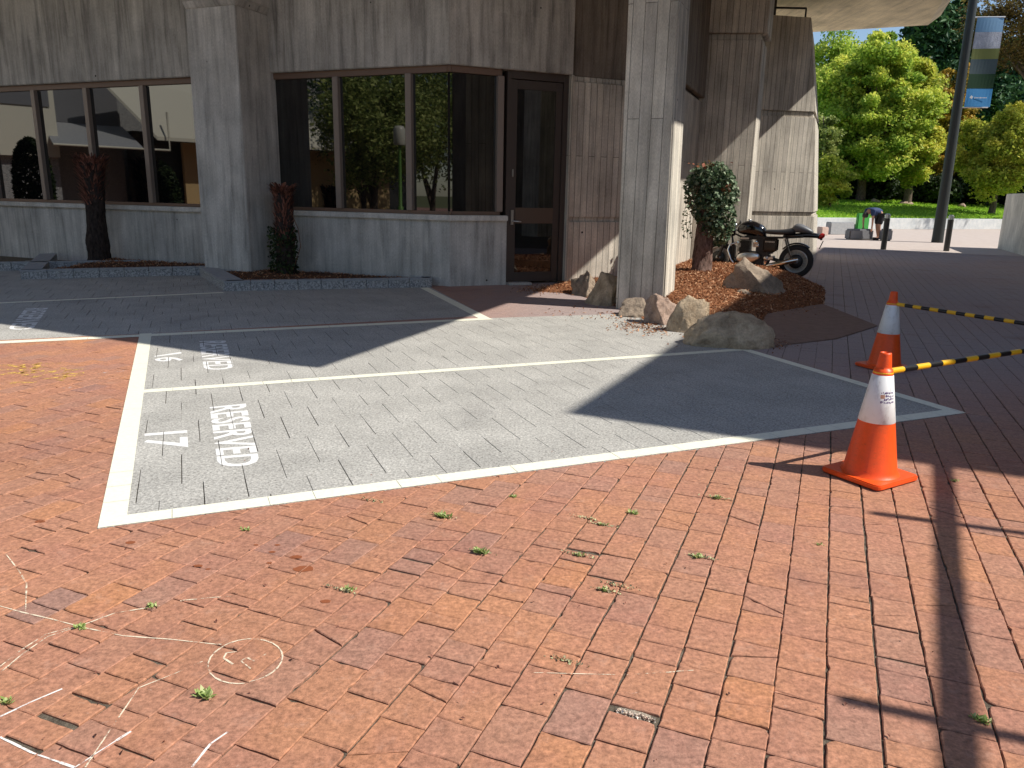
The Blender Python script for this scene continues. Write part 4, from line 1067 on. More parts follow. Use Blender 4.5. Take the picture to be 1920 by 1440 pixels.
# ---------------------------------------------------------------- motorbike
def bike():
    rear = G(1489, 521); 
    f_ = G(1341, 512); d = Vector((f_.x - rear.x, f_.y - rear.y, 0)).normalized()
    r = root('motorbike', rear, math.atan2(d.y, d.x), 'black cafe racer motorbike parked behind the boulders', 'motorbike')
    WB = 1.50
    def wheel(x, R, wd, name):
        t = MB(); t.lathe([(R - .105, -wd * .42), (R - .04, -wd * .5), (R - .008, -wd * .33), (R, 0), (R - .008, wd * .33), (R - .04, wd * .5), (R - .105, wd * .42), (R - .105, -wd * .42)], (x, 0, R), 48, axis='y')
        w_ = link(name, None, None, r)
        o = t.build('tyre', M['rubber'], w_)
        t = MB(); t.lathe([(R - .118, -wd * .36), (R - .104, -wd * .43), (R - .104, wd * .43), (R - .118, wd * .36), (R - .118, -wd * .36)], (x, 0, R), 48, axis='y'); t.build('rim', M['alu'], w_)
        t = MB(); t.lathe([(.001, -.07), (.05, -.068), (.055, -.03), (.03, -.02), (.03, .02), (.055, .03), (.05, .068), (.001, .07)], (x, 0, R), 20, axis='y')
        for k in range(40):
            a = 2 * math.pi * k / 40; a2_ = a + (.35 if k % 2 else -.35); sd = .045 if k % 4 < 2 else -.045
            t.tube([(x + .05 * math.cos(a2_), sd, R + .05 * math.sin(a2_)), (x + (R - .105) * math.cos(a), 0, R + (R - .105) * math.sin(a))], .0048, 5, caps=False)
        t.build('hub_and_spokes', M['steel'], w_)
        t = MB(); t.lathe([(.05, .052), (.135, .052), (.135, .058), (.05, .058)], (x, 0, R), 32, axis='y'); t.build('brake_disc', M['blackmet'], w_)
    wheel(0, .325, .135, 'rear_wheel'); wheel(WB, .325, .11, 'front_wheel')
    def blob(name, secs, m, sub=True):
        """closed body from rings: (x, z, half height, half width[, zpow])"""
        n = 20; vs = []; fs = []
        for x, z, hz, hy in secs:
            for k in range(n):
                a = 2 * math.pi * k / n; c, s_ = math.cos(a), math.sin(a)
                vs.append((x, hy * abs(c) ** .8 * (1 if c > 0 else -1), z + hz * abs(s_) ** .8 * (1 if s_ > 0 else -1)))
        for j in range(len(secs) - 1): fs += [(j * n + k, j * n + (k + 1) % n, (j + 1) * n + (k + 1) % n, (j + 1) * n + k) for k in range(n)]
        fs += [tuple(range(n)), tuple(range((len(secs) - 1) * n, len(secs) * n))]
        b = MB(); b.add(vs, fs, 0, True); o = b.build(name, m, r)
        md = o.modifiers.new('s', 'SUBSURF'); md.levels = 1; md.render_levels = 2; return o
    blob('fuel_tank', [(.60, .83, .05, .07), (.63, .85, .10, .12), (.72, .89, .135, .15), (.85, .93, .15, .16), (1.0, .935, .145, .15), (1.10, .92, .11, .12), (1.17, .90, .06, .07)], M['black'])
    b = MB(); b.lathe([(.04, 0), (.04, .02), (.001, .028)], (.95, 0, 1.075), 16); b.build('filler_cap', M['chrome'], r)
    blob('seat', [(.64, .865, .03, .08), (.60, .875, .045, .12), (.45, .87, .05, .14), (.25, .875, .055, .14), (.12, .90, .07, .13), (.05, .92, .07, .12)], M['seat'])
    blob('seat_cowl', [(.14, .93, .05, .10), (.06, .965, .085, .12), (.0, .965, .09, .125), (-.1, .945, .075, .115), (-.2, .915, .05, .09), (-.27, .89, .025, .05)], M['seathump'])
    blob('tail_fairing', [(.30, .80, .03, .10), (.15, .805, .045, .11), (-.05, .83, .05, .11), (-.2, .84, .05, .10), (-.33, .83, .05, .08), (-.40, .82, .035, .06)], M['black'])
    blob('tail_light', [(-.36, .80, .03, .05), (-.40, .82, .06, .06), (-.44, .835, .055, .055), (-.48, .84, .03, .03)], M['redlens'])
    b = MB(); b.box((-.43, .13, .77), (.04, .05, .03)); b.tube([(-.36, .0, .78), (-.42, .13, .77)], .008, 6); b.box((-.43, 0, .66), (.01, .14, .16), rot=Matrix.Rotation(-.35, 3, 'Y')); b.build('number_plate_bracket', M['blackmet'], r)
    for s_ in (-1, 1):
        b = MB(); b.tube([(.24, s_ * .14, .78), (.07, s_ * .14, .36)], .011, 8); 
        for k in range(16):
            t = .1 + .72 * k / 16; b.lathe([(.024, -.004), (.031, 0), (.024, .004)], (.24 - .17 * t, s_ * .14, .78 - .42 * t), 12)
        b.build('rear_shock', M['blackmet'], r)
        b = MB(); b.lathe([(.026, 0), (.026, .05)], (.235, s_ * .14, .72), 12); b.build('shock_cap', M['chrome'], r)
        b = MB(); b.tube([(.0, s_ * .12, .335), (.25, s_ * .12, .30), (.50, s_ * .10, .36)], .024, 10); b.build('swing_arm', M['blackmet'], r)
        # peashooter silencer and header pipe
        b = MB(); b.tube([(.52, s_ * .19, .21), (.44, s_ * .19, .235), (.0, s_ * .20, .36), (-.06, s_ * .20, .375)], [.026, .045, .052, .03], 16); b.build('silencer', M['chrome'], r)
        b = MB(); b.tube([(1.16, s_ * .10, .64), (1.27, s_ * .13, .60), (1.30, s_ * .15, .50), (1.22, s_ * .16, .30), (1.13, s_ * .17, .19), (1.0, s_ * .18, .165), (.52, s_ * .19, .21)], .020, 12); b.build('header_pipe', M['chrome'], r)
        b = MB(); b.tube([(WB, s_ * .10, .325), (WB - .13, s_ * .10, .66)], .029, 12); b.tube([(WB - .13, s_ * .10, .66), (WB - .24, s_ * .10, .94)], .020, 10); b.build('fork_leg', M['blackmet' ], r)
        b = MB(); b.tube([(WB - .22, s_ * .10, .90), (WB - .20, s_ * .24, .90), (WB - .26, s_ * .36, .87)], .012, 8); b.tube([(WB - .20, s_ * .26, .895), (WB - .27, s_ * .38, .865)], .018, 8); b.build('handlebar', M['blackmet'], r)
        b = MB(); b.tube([(WB - .24, s_ * .3, .90), (WB - .30, s_ * .36, 1.02)], .005, 6); b.lathe([(.001, -.008), (.045, -.006), (.045, .006), (.001, .008)], (WB - .31, s_ * .37, 1.03), 16, axis='x'); b.build('mirror', M['blackmet'], r)
    b = MB()
    for pts_, rr in (([(1.28, 0, .84), (1.05, .02, .74), (.62, .10, .76), (.25, .13, .77), (-.1, .10, .80)], .016), ([(1.28, 0, .84), (1.05, -.02, .74), (.62, -.10, .76), (.25, -.13, .77), (-.1, -.10, .80)], .016),
                     ([(1.27, 0, .80), (1.22, .06, .5), (1.15, .1, .22), (.55, .1, .2)], .017), ([(1.27, 0, .80), (1.22, -.06, .5), (1.15, -.1, .22), (.55, -.1, .2)], .017), ([(.62, .1, .76), (.50, .1, .36), (.55, .1, .2)], .018), ([(.62, -.1, .76), (.50, -.1, .36), (.55, -.1, .2)], .018)): b.tube(pts_, rr, 8)
    b.build('frame', M['blackmet'], r)
    b = MB(); b.box((.86, 0, .33), (.50, .20, .26)); b.box((.62, 0, .42), (.2, .2, .2)); b.box((.60, 0, .60), (.34, .2, .3)); b.box((.80, 0, .76), (.40, .2, .1)); b.box((1.2, 0, .45), (.05, .2, .3)); b.build('crankcase', M['blackmet'], r, bevel=.03)
    b = MB(); 
    for k in range(9): b.box((1.0 - k * .002, 0, .48 + k * .025), (.24, .34, .011))
    b.box((.99, 0, .57), (.18, .26, .22)); b.box((.98, 0, .73), (.22, .30, .06)); b.build('cylinder_block', M['blackmet'], r, bevel=.004)
    for s_ in (-1, 1):
        # primary / alternator cover : long polished oval
        b = MB(); n = 36; vs = []; fs = []
        for (sc, y) in ((1., .10), (1., .135), (.93, .155), (.75, .165), (.001, .168)):
            for k in range(n):
                a = 2 * math.pi * k / n; x, z = .235 * sc * math.cos(a) , .12 * sc * math.sin(a) * (1 + .12 * math.cos(a)); cr, sr = math.cos(-.16), math.sin(-.16)
                vs.append((.90 + x * cr - z * sr, s_ * y, .36 + x * sr + z * cr))
        for j in range(4): fs += [(j * n + k, j * n + (k + 1) % n, (j + 1) * n + (k + 1) % n, (j + 1) * n + k) for k in range(n)]
        b.add(vs, fs, 0, True); b.build('engine_cover', M['alu'], r)
        b = MB(); b.lathe([(.05, .10 * s_), (.05, .155 * s_), (.001, .16 * s_)], (.55, 0, .36), 20, axis='y'); b.box((.50, s_ * .15, .36), (.17, .012, .055), rot=Matrix.Rotation(.25, 3, 'Y')); b.build('footrest_plate', M['alu'], r, bevel=.006)
        b = MB(); b.box((.50, s_ * .125, .62), (.26, .05, .26)); b.build('side_panel', M['black'], r, bevel=.025)
        b = MB(); b.box((.77, s_ * .11, .62), (.10, .09, .10)); b.lathe([(.035, .06 * s_), (.035, .16 * s_), (.028, .165 * s_), (.001, .166 * s_)], (.77, 0, .67), 18, axis='y'); b.lathe([(.03, .06 * s_), (.03, .155 * s_), (.001, .16 * s_)], (.73, 0, .60), 18, axis='y'); b.build('carburettor', M['chrome'], r, bevel=.008)
        b = MB(); b.box((.99, s_ * .165, .735), (.17, .012, .035)); b.build('head_badge', M['alu'], r, bevel=.004); b = MB(); b.box((1.08, s_ * .155, .60), (.05, .012, .08)); b.build('oil_cooler', M['alu'], r, bevel=.004)
    # lettering on the side panel, drawn as it stands: a short pale word
    b = MB()
    for k in range(8): b.box((.585 - k * .023, .1535, .685), (.013, .002, .02 if k % 3 else .026))
    b.build('panel_lettering', M['alu'], r)
    b = MB(); b.lathe([(.001, .0), (.085, .01), (.098, .02), (.098, .05), (.09, .12), (.05, .17), (.001, .18)][::-1], (WB - .30 + .0, 0, .86), 24, axis='x'); b.build('headlight_shell', M['black'], r)
    b = MB(); b.lathe([(.001, .012), (.07, .008), (.092, 0)], (WB - .115, 0, .86), 24, axis='x'); b.build('headlight', M['chrome'], r)
    b = MB()
    for s_ in (-1, 1): b.lathe([(.042, 0), (.045, .05), (.001, .055)], (WB - .26, s_ * .055, .96), 18)
    b.build('instrument', M['chrome'], r)
    for x, nm, a0, a1_ in ((WB, 'front_mudguard', -35, 110), (0, 'rear_mudguard', 40, 130)):
        b = MB(); vs = []; fs = []; kk_ = 14
        for k in range(kk_ + 1):
            a = R_(a0 + (a1_ - a0) * k / kk_) if nm[0] == 'f' else R_(a0 + (a1_ - a0) * k / kk_)
            for y, dr_ in ((-.06, -.02), (-.05, 0), (0, .012), (.05, 0), (.06, -.02)): vs.append((x + (.352 + dr_) * math.cos(a), y, .325 + (.352 + dr_) * math.sin(a)))
        for k in range(kk_): fs += [(k * 5 + j, k * 5 + j + 1, (k + 1) * 5 + j + 1, (k + 1) * 5 + j) for j in range(4)]
        b.add(vs, fs, 0, True); o = b.build(nm, M['black'], r); md = o.modifiers.new('s', 'SOLIDIFY'); md.thickness = .003
    b = MB(); b.tube([(.66, .12, .18), (.60, .25, .012)], .012, 8); b.build('side_stand', M['blackmet'], r)
bike()

# ---------------------------------------------------------------- far end of the plaza
def bollard(pix, label):
    c = G(*pix); r = root('bollard', c, 0, label, 'bollard', 'bollards at the plaza end')
    b = MB(); b.lathe([(.085, -.02), (.085, .98)], n=24); b.build('post', M['bollard'], r)
    b = MB(); b.lathe([(.07, .98), (.07, 1.0), (.088, 1.0), (.088, 1.03), (.07, 1.03), (.07, 1.05), (.088, 1.05), (.088, 1.085), (.07, 1.085), (.06, 1.12), (.001, 1.13)], n=24, smooth=False); b.build('cap', M['steel'], r)
bollard((1656, 468), 'dark steel-capped bollard beside the bending person'); bollard((1774, 471), 'dark steel-capped bollard nearer the pale wall, before the lamp post')
lp = G(1757, 455); r = root('lamp_post', lp, 0, 'tall dark lamp post carrying a long blue banner', 'lamp post')
b = MB(); b.lathe([(.21, -.02), (.20, .3), (.17, 4), (.14, 9.5)], n=24); b.build('post', M['post'], r)
b = MB(); b.tube([(.14, 0, 7.95), (1.15, 0, 7.95)], .025, 8); b.build('banner_bracket', M['steel'], r); b = MB(); b.tube([(.14, 0, 4.9), (1.05, 0, 4.9)], .02, 8); b.build('banner_bracket', M['steel'], r)
ban = link('banner', None, None, r); ban['label'] = 'long banner with a lake picture and a blue foot'
rr = random.Random(2)
def bstrip(z0, z1, m, nm, wob=0., x0=.22, x1=1.12, y=-.012):
    b = MB(); k = 8; vs = []
    for j in (0, 1):
        for i in range(k + 1):
            x = x0 + (x1 - x0) * i / k; z = (z0, z1)[j] + (wob * noise.noise(Vector((x * 3, z0 * 3 + j, 0))) if wob else 0); vs.append((x, y + .03 * math.sin(z * 2 + x * 3), z))
    b.add(vs, [(i, i + 1, k + 2 + i, k + 1 + i) for i in range(k)]); o = b.build(nm, M[m], ban); md = o.modifiers.new('s', 'SOLIDIFY'); md.thickness = .004
bstrip(4.92, 5.55, 'bblue', 'blue_foot'); bstrip(5.552, 6.05, 'conifer', 'picture_shore'); bstrip(6.052, 6.55, 'bdark', 'picture_lake', .0); bstrip(6.552, 6.9, 'bgold', 'picture_trees'); bstrip(6.902, 7.45, 'bcloud', 'picture_cloud'); bstrip(7.452, 7.93, 'bsky', 'picture_sky')
# small pale emblem and line of lettering on the blue foot
b = MB(); b.box((.42, -.03, 5.25), (.09, .006, .09), rot=Matrix.Rotation(.6, 3, 'Y'))
for k in range(9): b.box((.54 + k * .048, -.03, 5.23), (.03, .006, .05 if k in (0, 4) else .035))
b.build('emblem', M['bwhite'], ban)
r.rotation_euler = (0, 0, R_(-8))

# person bending down
def person():
    c = G(1640, 450); r = root('person', c, R_(12), 'person in navy shirt and black shorts bending down near the bollards', 'person')
    V = Vector
    def skin(name, verts, edg, rad, m, levels=2, rootv=0, parent=r):
        me = bpy.data.meshes.new(name); me.from_pydata(verts, edg, []); o = link(name, me, None, parent)
        o.modifiers.new('k', 'SKIN'); sv_ = me.skin_vertices[0].data
        for i, q_ in enumerate(rad): sv_[i].radius = (q_, q_) if not isinstance(q_, tuple) else q_
        sv_[rootv].use_root = True
        md = o.modifiers.new('s', 'SUBSURF'); md.levels = 1; md.render_levels = levels; md = None
        bpy.context.view_layer.update()
        ev = bpy.data.meshes.new_from_object(o.evaluated_get(bpy.context.evaluated_depsgraph_get())); o.modifiers.clear(); o.data = ev
        for p in ev.polygons: p.use_smooth = True
        ev.materials.clear(); ev.materials.append(m); return o
    # -x is where the torso bends to
    hip = (.10, 0, .90); wa = (.0, 0, .98); ch = (-.22, 0, 1.04); nk = (-.42, 0, .98); hd = (-.50, 0, .86); ht = (-.54, 0, .76)
    vs = [hip, wa, ch, nk, hd, ht,
          (.08, -.10, .84), (.02, -.12, .48), (.10, -.12, .10), (-.04, -.13, .04), (-.12, -.13, .03),
          (.10, .10, .84), (.10, .11, .48), (.20, .11, .10), (.06, .12, .04), (-.02, .12, .03),
          (-.36, -.19, 1.0), (-.36, -.24, .72), (-.34, -.22, .48), (-.34, -.21, .40),
          (-.36, .19, 1.0), (-.40, .24, .72), (-.40, .20, .48), (-.40, .19, .40)]
    ed = [(0, 1), (1, 2), (2, 3), (3, 4), (4, 5), (0, 6), (6, 7), (7, 8), (8, 9), (9, 10), (0, 11), (11, 12), (12, 13), (13, 14), (14, 15), (2, 16), (16, 17), (17, 18), (18, 19), (2, 20), (20, 21), (21, 22), (22, 23)]
    rd = [.14, .14, .16, .06, .09, .07, .10, .06, .04, .035, .03, .10, .06, .04, .035, .03, .06, .042, .03, .035, .06, .042, .03, .035]
    skin('body', vs, ed, rd, M['skin'])
    skin('shirt', [hip, wa, ch, (-.36, 0, 1.01), (-.36, -.19, 1.0), (-.36, -.225, .82), (-.36, .19, 1.0), (-.38, .225, .82)], [(0, 1), (1, 2), (2, 3), (2, 4), (4, 5), (2, 6), (6, 7)], [.165, .165, .19, .12, .085, .07, .085, .07], M['navy'])
    skin('shorts', [(.11, 0, .90), (.08, -.10, .82), (.03, -.12, .52), (.10, .10, .82), (.10, .11, .52)], [(0, 1), (1, 2), (0, 3), (3, 4)], [.17, .13, .10, .13, .10], M['shorts'])
    b = MB(); b.lathe([(.001, .115), (.07, .09), (.105, .02), (.10, -.05), (.07, -.08)], (-.515, 0, .85), 18); o = b.build('hair', M['hair'], r); 
    for s_, x in ((-1, .0), (1, .1)):
        b = MB(); b.box((x - .05, s_ * .125, .045), (.27, .10, .09)); b.build('shoe', M['shoe'], r, bevel=.03)
    for s_ in (-1, 1):
        b = MB()
        for k in range(4): b.tube([(-.345 - .05 * (s_ > 0) + .016 * (k - 1.5), s_ * .21, .40), (-.35 - .05 * (s_ > 0) + .02 * (k - 1.5), s_ * .215, .33), (-.34 - .05 * (s_ > 0) + .018 * (k - 1.5), s_ * .205, .29 + .008 * abs(k - 1.5))], [.010, .009, .007], 6)
        b.tube([(-.31 - .05 * (s_ > 0), s_ * .20, .42), (-.29 - .05 * (s_ > 0), s_ * .19, .36)], [.011, .008], 6); b.build('fingers', M['skin'], r)
person()
bpy.data.objects['person'].scale = (1.08, 1.08, 1.12)
def simple(name, ring, z0, z1, m, label, cat, bevel=.02, group=None):
    c = Vector((sum(p[0] for p in ring) / len(ring), sum(p[1] for p in ring) / len(ring), 0)); b = MB(); b.prism([(p[0] - c.x, p[1] - c.y) for p in ring], z0, z1)
    o = b.build(name, M[m], bevel=bevel, uv=(m == 'wallwhite')); o.location = c; return thing(o, label, cat, group)
def boxat(u0, u1, v, ht, dp, name, m, label, cat, bevel=.03, z0=-.01, lid=None):
    a, c = G(u0, v), G(u1, v); n = Vector((0, dp, 0)); return simple(name, [(a.x, a.y), (c.x, c.y), (c.x, c.y + dp), (a.x, a.y + dp)], z0, ht, m, label, cat, bevel)
boxat(1592, 1637, 450, .42, .5, 'storage_tub', 'greybin', 'dark grey tub on the ground left of the bending person', 'tub', .06)
boxat(1655, 1673, 452, .46, .4, 'storage_tub', 'greybin', 'grey tub half hidden behind the nearer bollard', 'tub', .06)
boxat(1540, 1567, 429.6, .50, .5, 'green_planter_box', 'greenbox', 'flat green box beside the building end', 'box')
boxat(1607, 1628, 431, .86, .3, 'green_planter_box', 'greenbox', 'upright green box behind the bending person', 'box')
boxat(1540, 1553, 441.5, .36, .6, 'pink_block', 'pinkblock', 'low pinkish block by the end wall', 'block')
boxat(1556, 1600, 440, .55, .6, 'stone_block', 'kerbtop', 'pale stone block left of the grey tub', 'block')

# pale wall at the right
a, c = G(1870, 466), G(1920, 480); d = (c - a).normalized(); e_ = c + d * 10; nn = Vector((d.y, -d.x, 0)); nn = nn if nn.x > 0 else -nn
a2_ = a; simple('boundary_wall', [(a.x, a.y), (e_.x, e_.y), (e_.x + nn.x * .35, e_.y + nn.y * .35), (a.x + nn.x * 2.5, a.y + nn.y * 2.5)], -.02, 1.82, 'wallwhite', 'pale rendered wall at the right edge behind the bollards', 'wall')
# lawn with its low retaining wall
la, lb = G(1545, 430), G(1880, 430); dl = (lb - la); dl.z = 0; dl.normalize(); nl = Vector((-dl.y, dl.x, 0)); la = la - dl * 25; 
LW = [la, la + dl * 75]
simple('lawn_retaining_wall', [(p.x, p.y) for p in (LW[0], LW[1], LW[1] + nl * .4, LW[0] + nl * .4)], -.02, .60, 'lowwall', 'low pale retaining wall along the lawn', 'wall', .03)
b = MB(); vs = []; nx, ny = 40, 14
def lz(t): return .56 + 1.05 * min(1., max(0, t) / 13) ** 1.1 + max(0, t - 13) * .02
for j in range(ny + 1):
    for i in range(nx + 1):
        p = LW[0] + dl * (75 * i / nx) + nl * (.3 + 45 * (j / ny) ** 1.3); t = 45 * (j / ny) ** 1.3
        vs.append((p.x, p.y, lz(t) + .12 * noise.noise(Vector((p.x * .2, p.y * .2, 0))) * (t > 1)))
b.add(vs, [(j * (nx + 1) + i, j * (nx + 1) + i + 1, (j + 1) * (nx + 1) + i + 1, (j + 1) * (nx + 1) + i) for j in range(ny) for i in range(nx)], 0, True)
kind(b.build('lawn_ground', M['lawn']), 'structure')
gp = []
for _ in range(45000):
    s_ = random.uniform(15, 62); t = random.uniform(.35, 15); p = LW[0] + dl * s_ + nl * t; gp.append((p.x, p.y, lz(t) + random.uniform(0, .09)))
kind(scatter('grass', gp, .075, M['grass'], -.2, .25), 'stuff')

# ---------------------------------------------------------------- trees
def dirpt(u, v, y):
    d = _F + _R * ((u - 960) / FPX) + _U * ((720 - v) / FPX); t = y / d.y; return Vector((d.x * t, y, HC + d.z * t))
def tree(u, vt, vb, hw, y, m, n, leaf, label, name='broadleaf_tree', clumps=70, base=None, seed=1, cone_=False, squash=1., thick=1., asp=.6, group='trees beyond the lawn', rough=.6):
    rnd = np.random.RandomState(seed); top, bot = dirpt(u, vt, y), dirpt(u, vb, y); W_ = hw / FPX * y * 1.03
    gz = lz((Vector((top.x, y, 0)) - LW[0]).dot(nl)) if y > 44 else 0
    r = root(name, (top.x, y, gz), 0, label, 'tree', group)
    H0, H1 = bot.z - gz, top.z - gz; cz, rz = (H0 + H1) / 2, (H1 - H0) / 2
    b = MB(); tr = .035 * H1 * thick
    b.tube([(0, 0, -.2), (.05, 0, H0 * .5 + .2), (-.05 * W_, 0, cz), (.0, 0, H1 * .86)], [tr, tr * .8, tr * .5, tr * .12], 10); b.build('trunk', M['bark'], r)
    cs = []
    k = 0
    while len(cs) < clumps and k < 5000:
        k += 1; d = rnd.normal(size=3); d /= np.linalg.norm(d); q_ = rnd.uniform(.45, .98); z = d[2]
        if cone_: 
            zz = rnd.uniform(-1, 1); rad_ = (1 - (zz + 1) / 2) ** .8 * .95 + .05; a = rnd.uniform(0, 6.28); cs.append((math.cos(a) * rad_ * W_ * rnd.uniform(.5, 1), math.sin(a) * rad_ * W_ * .9 * rnd.uniform(.5, 1), cz + zz * rz, rnd.uniform(.7, 1.2)))
        else:
            f_ = 1 + .28 * rough * noise.noise(Vector((d[0] * 1.6 + seed, d[1] * 1.6, z * 1.6)))
            cs.append((d[0] * W_ * q_ * .86 * f_, d[1] * W_ * q_ * .8 * f_, cz + z * rz * q_ * .9 * f_, rnd.uniform(.45, 1.3)))
    b = MB()
    for c in cs[::4]: b.tube([(0, 0, max(H0 * .6, c[2] * .55)), (c[0] * .5, c[1] * .5, c[2] * .8), (c[0] * .9, c[1] * .9, c[2])], [tr * .28, tr * .16, tr * .05], 6, caps=False)
    b.build('limb', M['bark'], r)
    per = int(n * 1.15) // len(cs); P, RN = [], []
    cr = W_ * .30 * (60 / len(cs)) ** .36
    for c in cs:
        d = rnd.normal(size=(per, 3)); d /= np.linalg.norm(d, axis=1)[:, None]; q_ = rnd.uniform(.2, 1., per)[:, None] ** .5 + rnd.normal(size=(per, 3)) * .2
        p = d * q_ * cr * c[3] * rnd.uniform(.6, 1.45, 3) * np.array([1, 1, .72 * squash]) + np.array(c[:3]); P.append(p)
        RN.append(rnd.normal(.42 + .55 * (rnd.rand() - .5), .2, per) + .2 * d[:, 2])  # leaves atop each clump lighter: top shading put into the leaf colour
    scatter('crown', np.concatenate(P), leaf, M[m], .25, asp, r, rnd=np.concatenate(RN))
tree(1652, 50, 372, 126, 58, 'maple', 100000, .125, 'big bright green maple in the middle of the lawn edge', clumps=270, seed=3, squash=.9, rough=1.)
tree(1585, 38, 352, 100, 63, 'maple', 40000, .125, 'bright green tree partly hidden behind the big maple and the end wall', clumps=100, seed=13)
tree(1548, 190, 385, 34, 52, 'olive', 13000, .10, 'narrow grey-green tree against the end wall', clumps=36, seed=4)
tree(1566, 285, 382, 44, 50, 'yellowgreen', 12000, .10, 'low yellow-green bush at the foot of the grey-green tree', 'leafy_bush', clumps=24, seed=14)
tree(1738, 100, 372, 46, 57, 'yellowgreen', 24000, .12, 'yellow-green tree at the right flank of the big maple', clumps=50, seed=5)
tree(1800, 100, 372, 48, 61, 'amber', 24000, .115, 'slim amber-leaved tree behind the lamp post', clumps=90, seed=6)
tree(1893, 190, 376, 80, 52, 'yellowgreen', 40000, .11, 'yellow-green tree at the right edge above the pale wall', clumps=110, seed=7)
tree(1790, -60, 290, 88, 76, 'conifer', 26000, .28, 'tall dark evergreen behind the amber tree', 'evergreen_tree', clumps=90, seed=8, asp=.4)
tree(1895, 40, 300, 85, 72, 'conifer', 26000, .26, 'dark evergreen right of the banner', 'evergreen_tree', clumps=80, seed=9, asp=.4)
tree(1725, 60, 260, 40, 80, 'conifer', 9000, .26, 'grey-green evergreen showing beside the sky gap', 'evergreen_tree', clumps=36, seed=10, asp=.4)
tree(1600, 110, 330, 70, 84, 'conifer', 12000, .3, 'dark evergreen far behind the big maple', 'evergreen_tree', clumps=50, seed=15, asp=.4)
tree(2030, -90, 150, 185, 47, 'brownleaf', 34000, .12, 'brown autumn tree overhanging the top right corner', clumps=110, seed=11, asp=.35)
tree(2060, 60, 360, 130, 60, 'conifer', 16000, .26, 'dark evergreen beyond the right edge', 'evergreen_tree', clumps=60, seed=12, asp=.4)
for i, (u, vt, hw, lab) in enumerate(((1575, 338, 40, 'dark shrub under the grey-green tree'), (1640, 332, 46, 'dark shrub under the big maple'), (1705, 340, 42, 'dark shrub left of the lamp post'), (1765, 345, 38, 'dark shrub behind the lamp post'), (1825, 335, 42, 'dark shrub under the amber tree'), (1890, 340, 44, 'dark shrub above the pale wall'), (1960, 335, 50, 'dark shrub beyond the right edge'))):
    tree(u, vt - 12, 388, hw, 59.5 + (i % 3), 'hedge', 5200, .17, lab, 'hedge_shrub', clumps=26, seed=30 + i, group='dark shrubs behind the lawn', thick=.5)
tree(3050, 60, 330, 420, 27, 'yellowgreen', 9000, .16, 'leafy tree right of the picture shading the road', clumps=50, seed=44, group='trees beyond the lawn')
# far wood behind, one mass
P = []
rs = np.random.RandomState(5)
for k in range(46):
    x = -5 + 95 * rs.rand(); y = 92 + 14 * rs.rand(); h = 9 + 5 * rs.rand(); d = rs.normal(size=(900, 3)); d /= np.linalg.norm(d, axis=1)[:, None]
    P.append(d * np.array([4.2, 3, h * .55]) * rs.uniform(.6, 1.02, (900, 1)) + np.array([x, y, h * .55]))
kind(scatter('far_woodland', np.concatenate(P), .42, M['conifer'], .2, .6), 'stuff')
for (u, v, wpx, lab) in ((1698, 385, 26, 'brown rock on the lawn beneath the big maple'), (1803, 387, 12, 'small pale rock on the lawn beside the lamp post'), (1640, 384, 18, 'low stone on the lawn above the person')):
    p = dirpt(u, v, 57.); p.z = lz((Vector((p.x, p.y, 0)) - LW[0]).dot(nl)); bm = bmesh.new(); bmesh.ops.create_icosphere(bm, subdivisions=3, radius=1)
    for v_ in bm.verts: v_.co *= 1 + .3 * noise.noise(v_.co * 1.8 + Vector((u, 0, 0)))
    for v_ in bm.verts: v_.co = Vector((v_.co.x * wpx / FPX * 57 / 2, v_.co.y * .4, v_.co.z * .28))
    me = bpy.data.meshes.new('lawn_rock'); bm.to_mesh(me); bm.free(); o = link('lawn_rock', me, M['rockpink']); o.location = p; thing(o, lab, 'rock')

# ---------------------------------------------------------------- weeds and litter on the bricks
def weed(u, v, n, s_, label):
    c = G(u, v); b = MB(); rn = []
    for _ in range(n):
        a = random.uniform(0, 6.28); L_ = s_ * 1.2 * random.uniform(.4, 1.1); o_ = Vector((random.gauss(0, s_ * .55) , random.gauss(0, s_ * .25), 0)); d = Vector((math.cos(a), math.sin(a), random.uniform(.3, 1.3))).normalized(); sd = Vector((-d.y, d.x, 0)).normalized() * L_ * .22
        b.add([o_, o_ + d * L_ * .5 + sd, o_ + d * L_, o_ + d * L_ * .5 - sd], [(0, 1, 2, 3)]); rn += [random.random()] * 4
    o = b.build('weed_tuft', M['weed'], rnd=rn); o.location = c; o.rotation_euler = (0, 0, -R_(22)); thing(o, label, 'weed', 'weeds in the paving joints')
for u, v, n, s_, lab in ((385, 1306, 90, .024, 'fullest green weed tuft below the chalk circle'), (830, 969, 90, .026, 'wide weed patch just below the nearest white line'), (900, 1036, 90, .026, 'weed clump filling a gap between two bricks in the middle'), (1187, 963, 50, .022, 'bright weed left of the traffic cone shadow'), (463, 994, 30, .02, 'small weed near the bay corner'),
                       (655, 1106, 40, .02, 'weed right of the wet spots'), (285, 1137, 36, .02, 'weed on the end of a faint chalk line'), (152, 1178, 36, .02, 'weed where the faint chalk lines meet'), (1310, 1045, 40, .02, 'flat weed in the joint below the bright weed'), (1345, 935, 36, .022, 'pale weed near the tip of the cone shadow'), (962, 932, 24, .018, 'tiny weed just under the white line, middle'),
                       (1840, 1352, 50, .02, 'weed at the end of the barred shadow'), (1085, 1042, 40, .018, 'dry weed in a wide joint'), (1135, 1108, 44, .018, 'dry weed in the double wide joint'), (15, 1318, 34, .02, 'weed at the left edge'), (1790, 903, 30, .018, 'weed by the crack right of the cone'), (1535, 1021, 20, .015, 'sprig in a straight joint below the cone'), (1128, 985, 40, .018, 'dry weed in the pale gap above the middle')):
    weed(u, v, n, s_, lab)
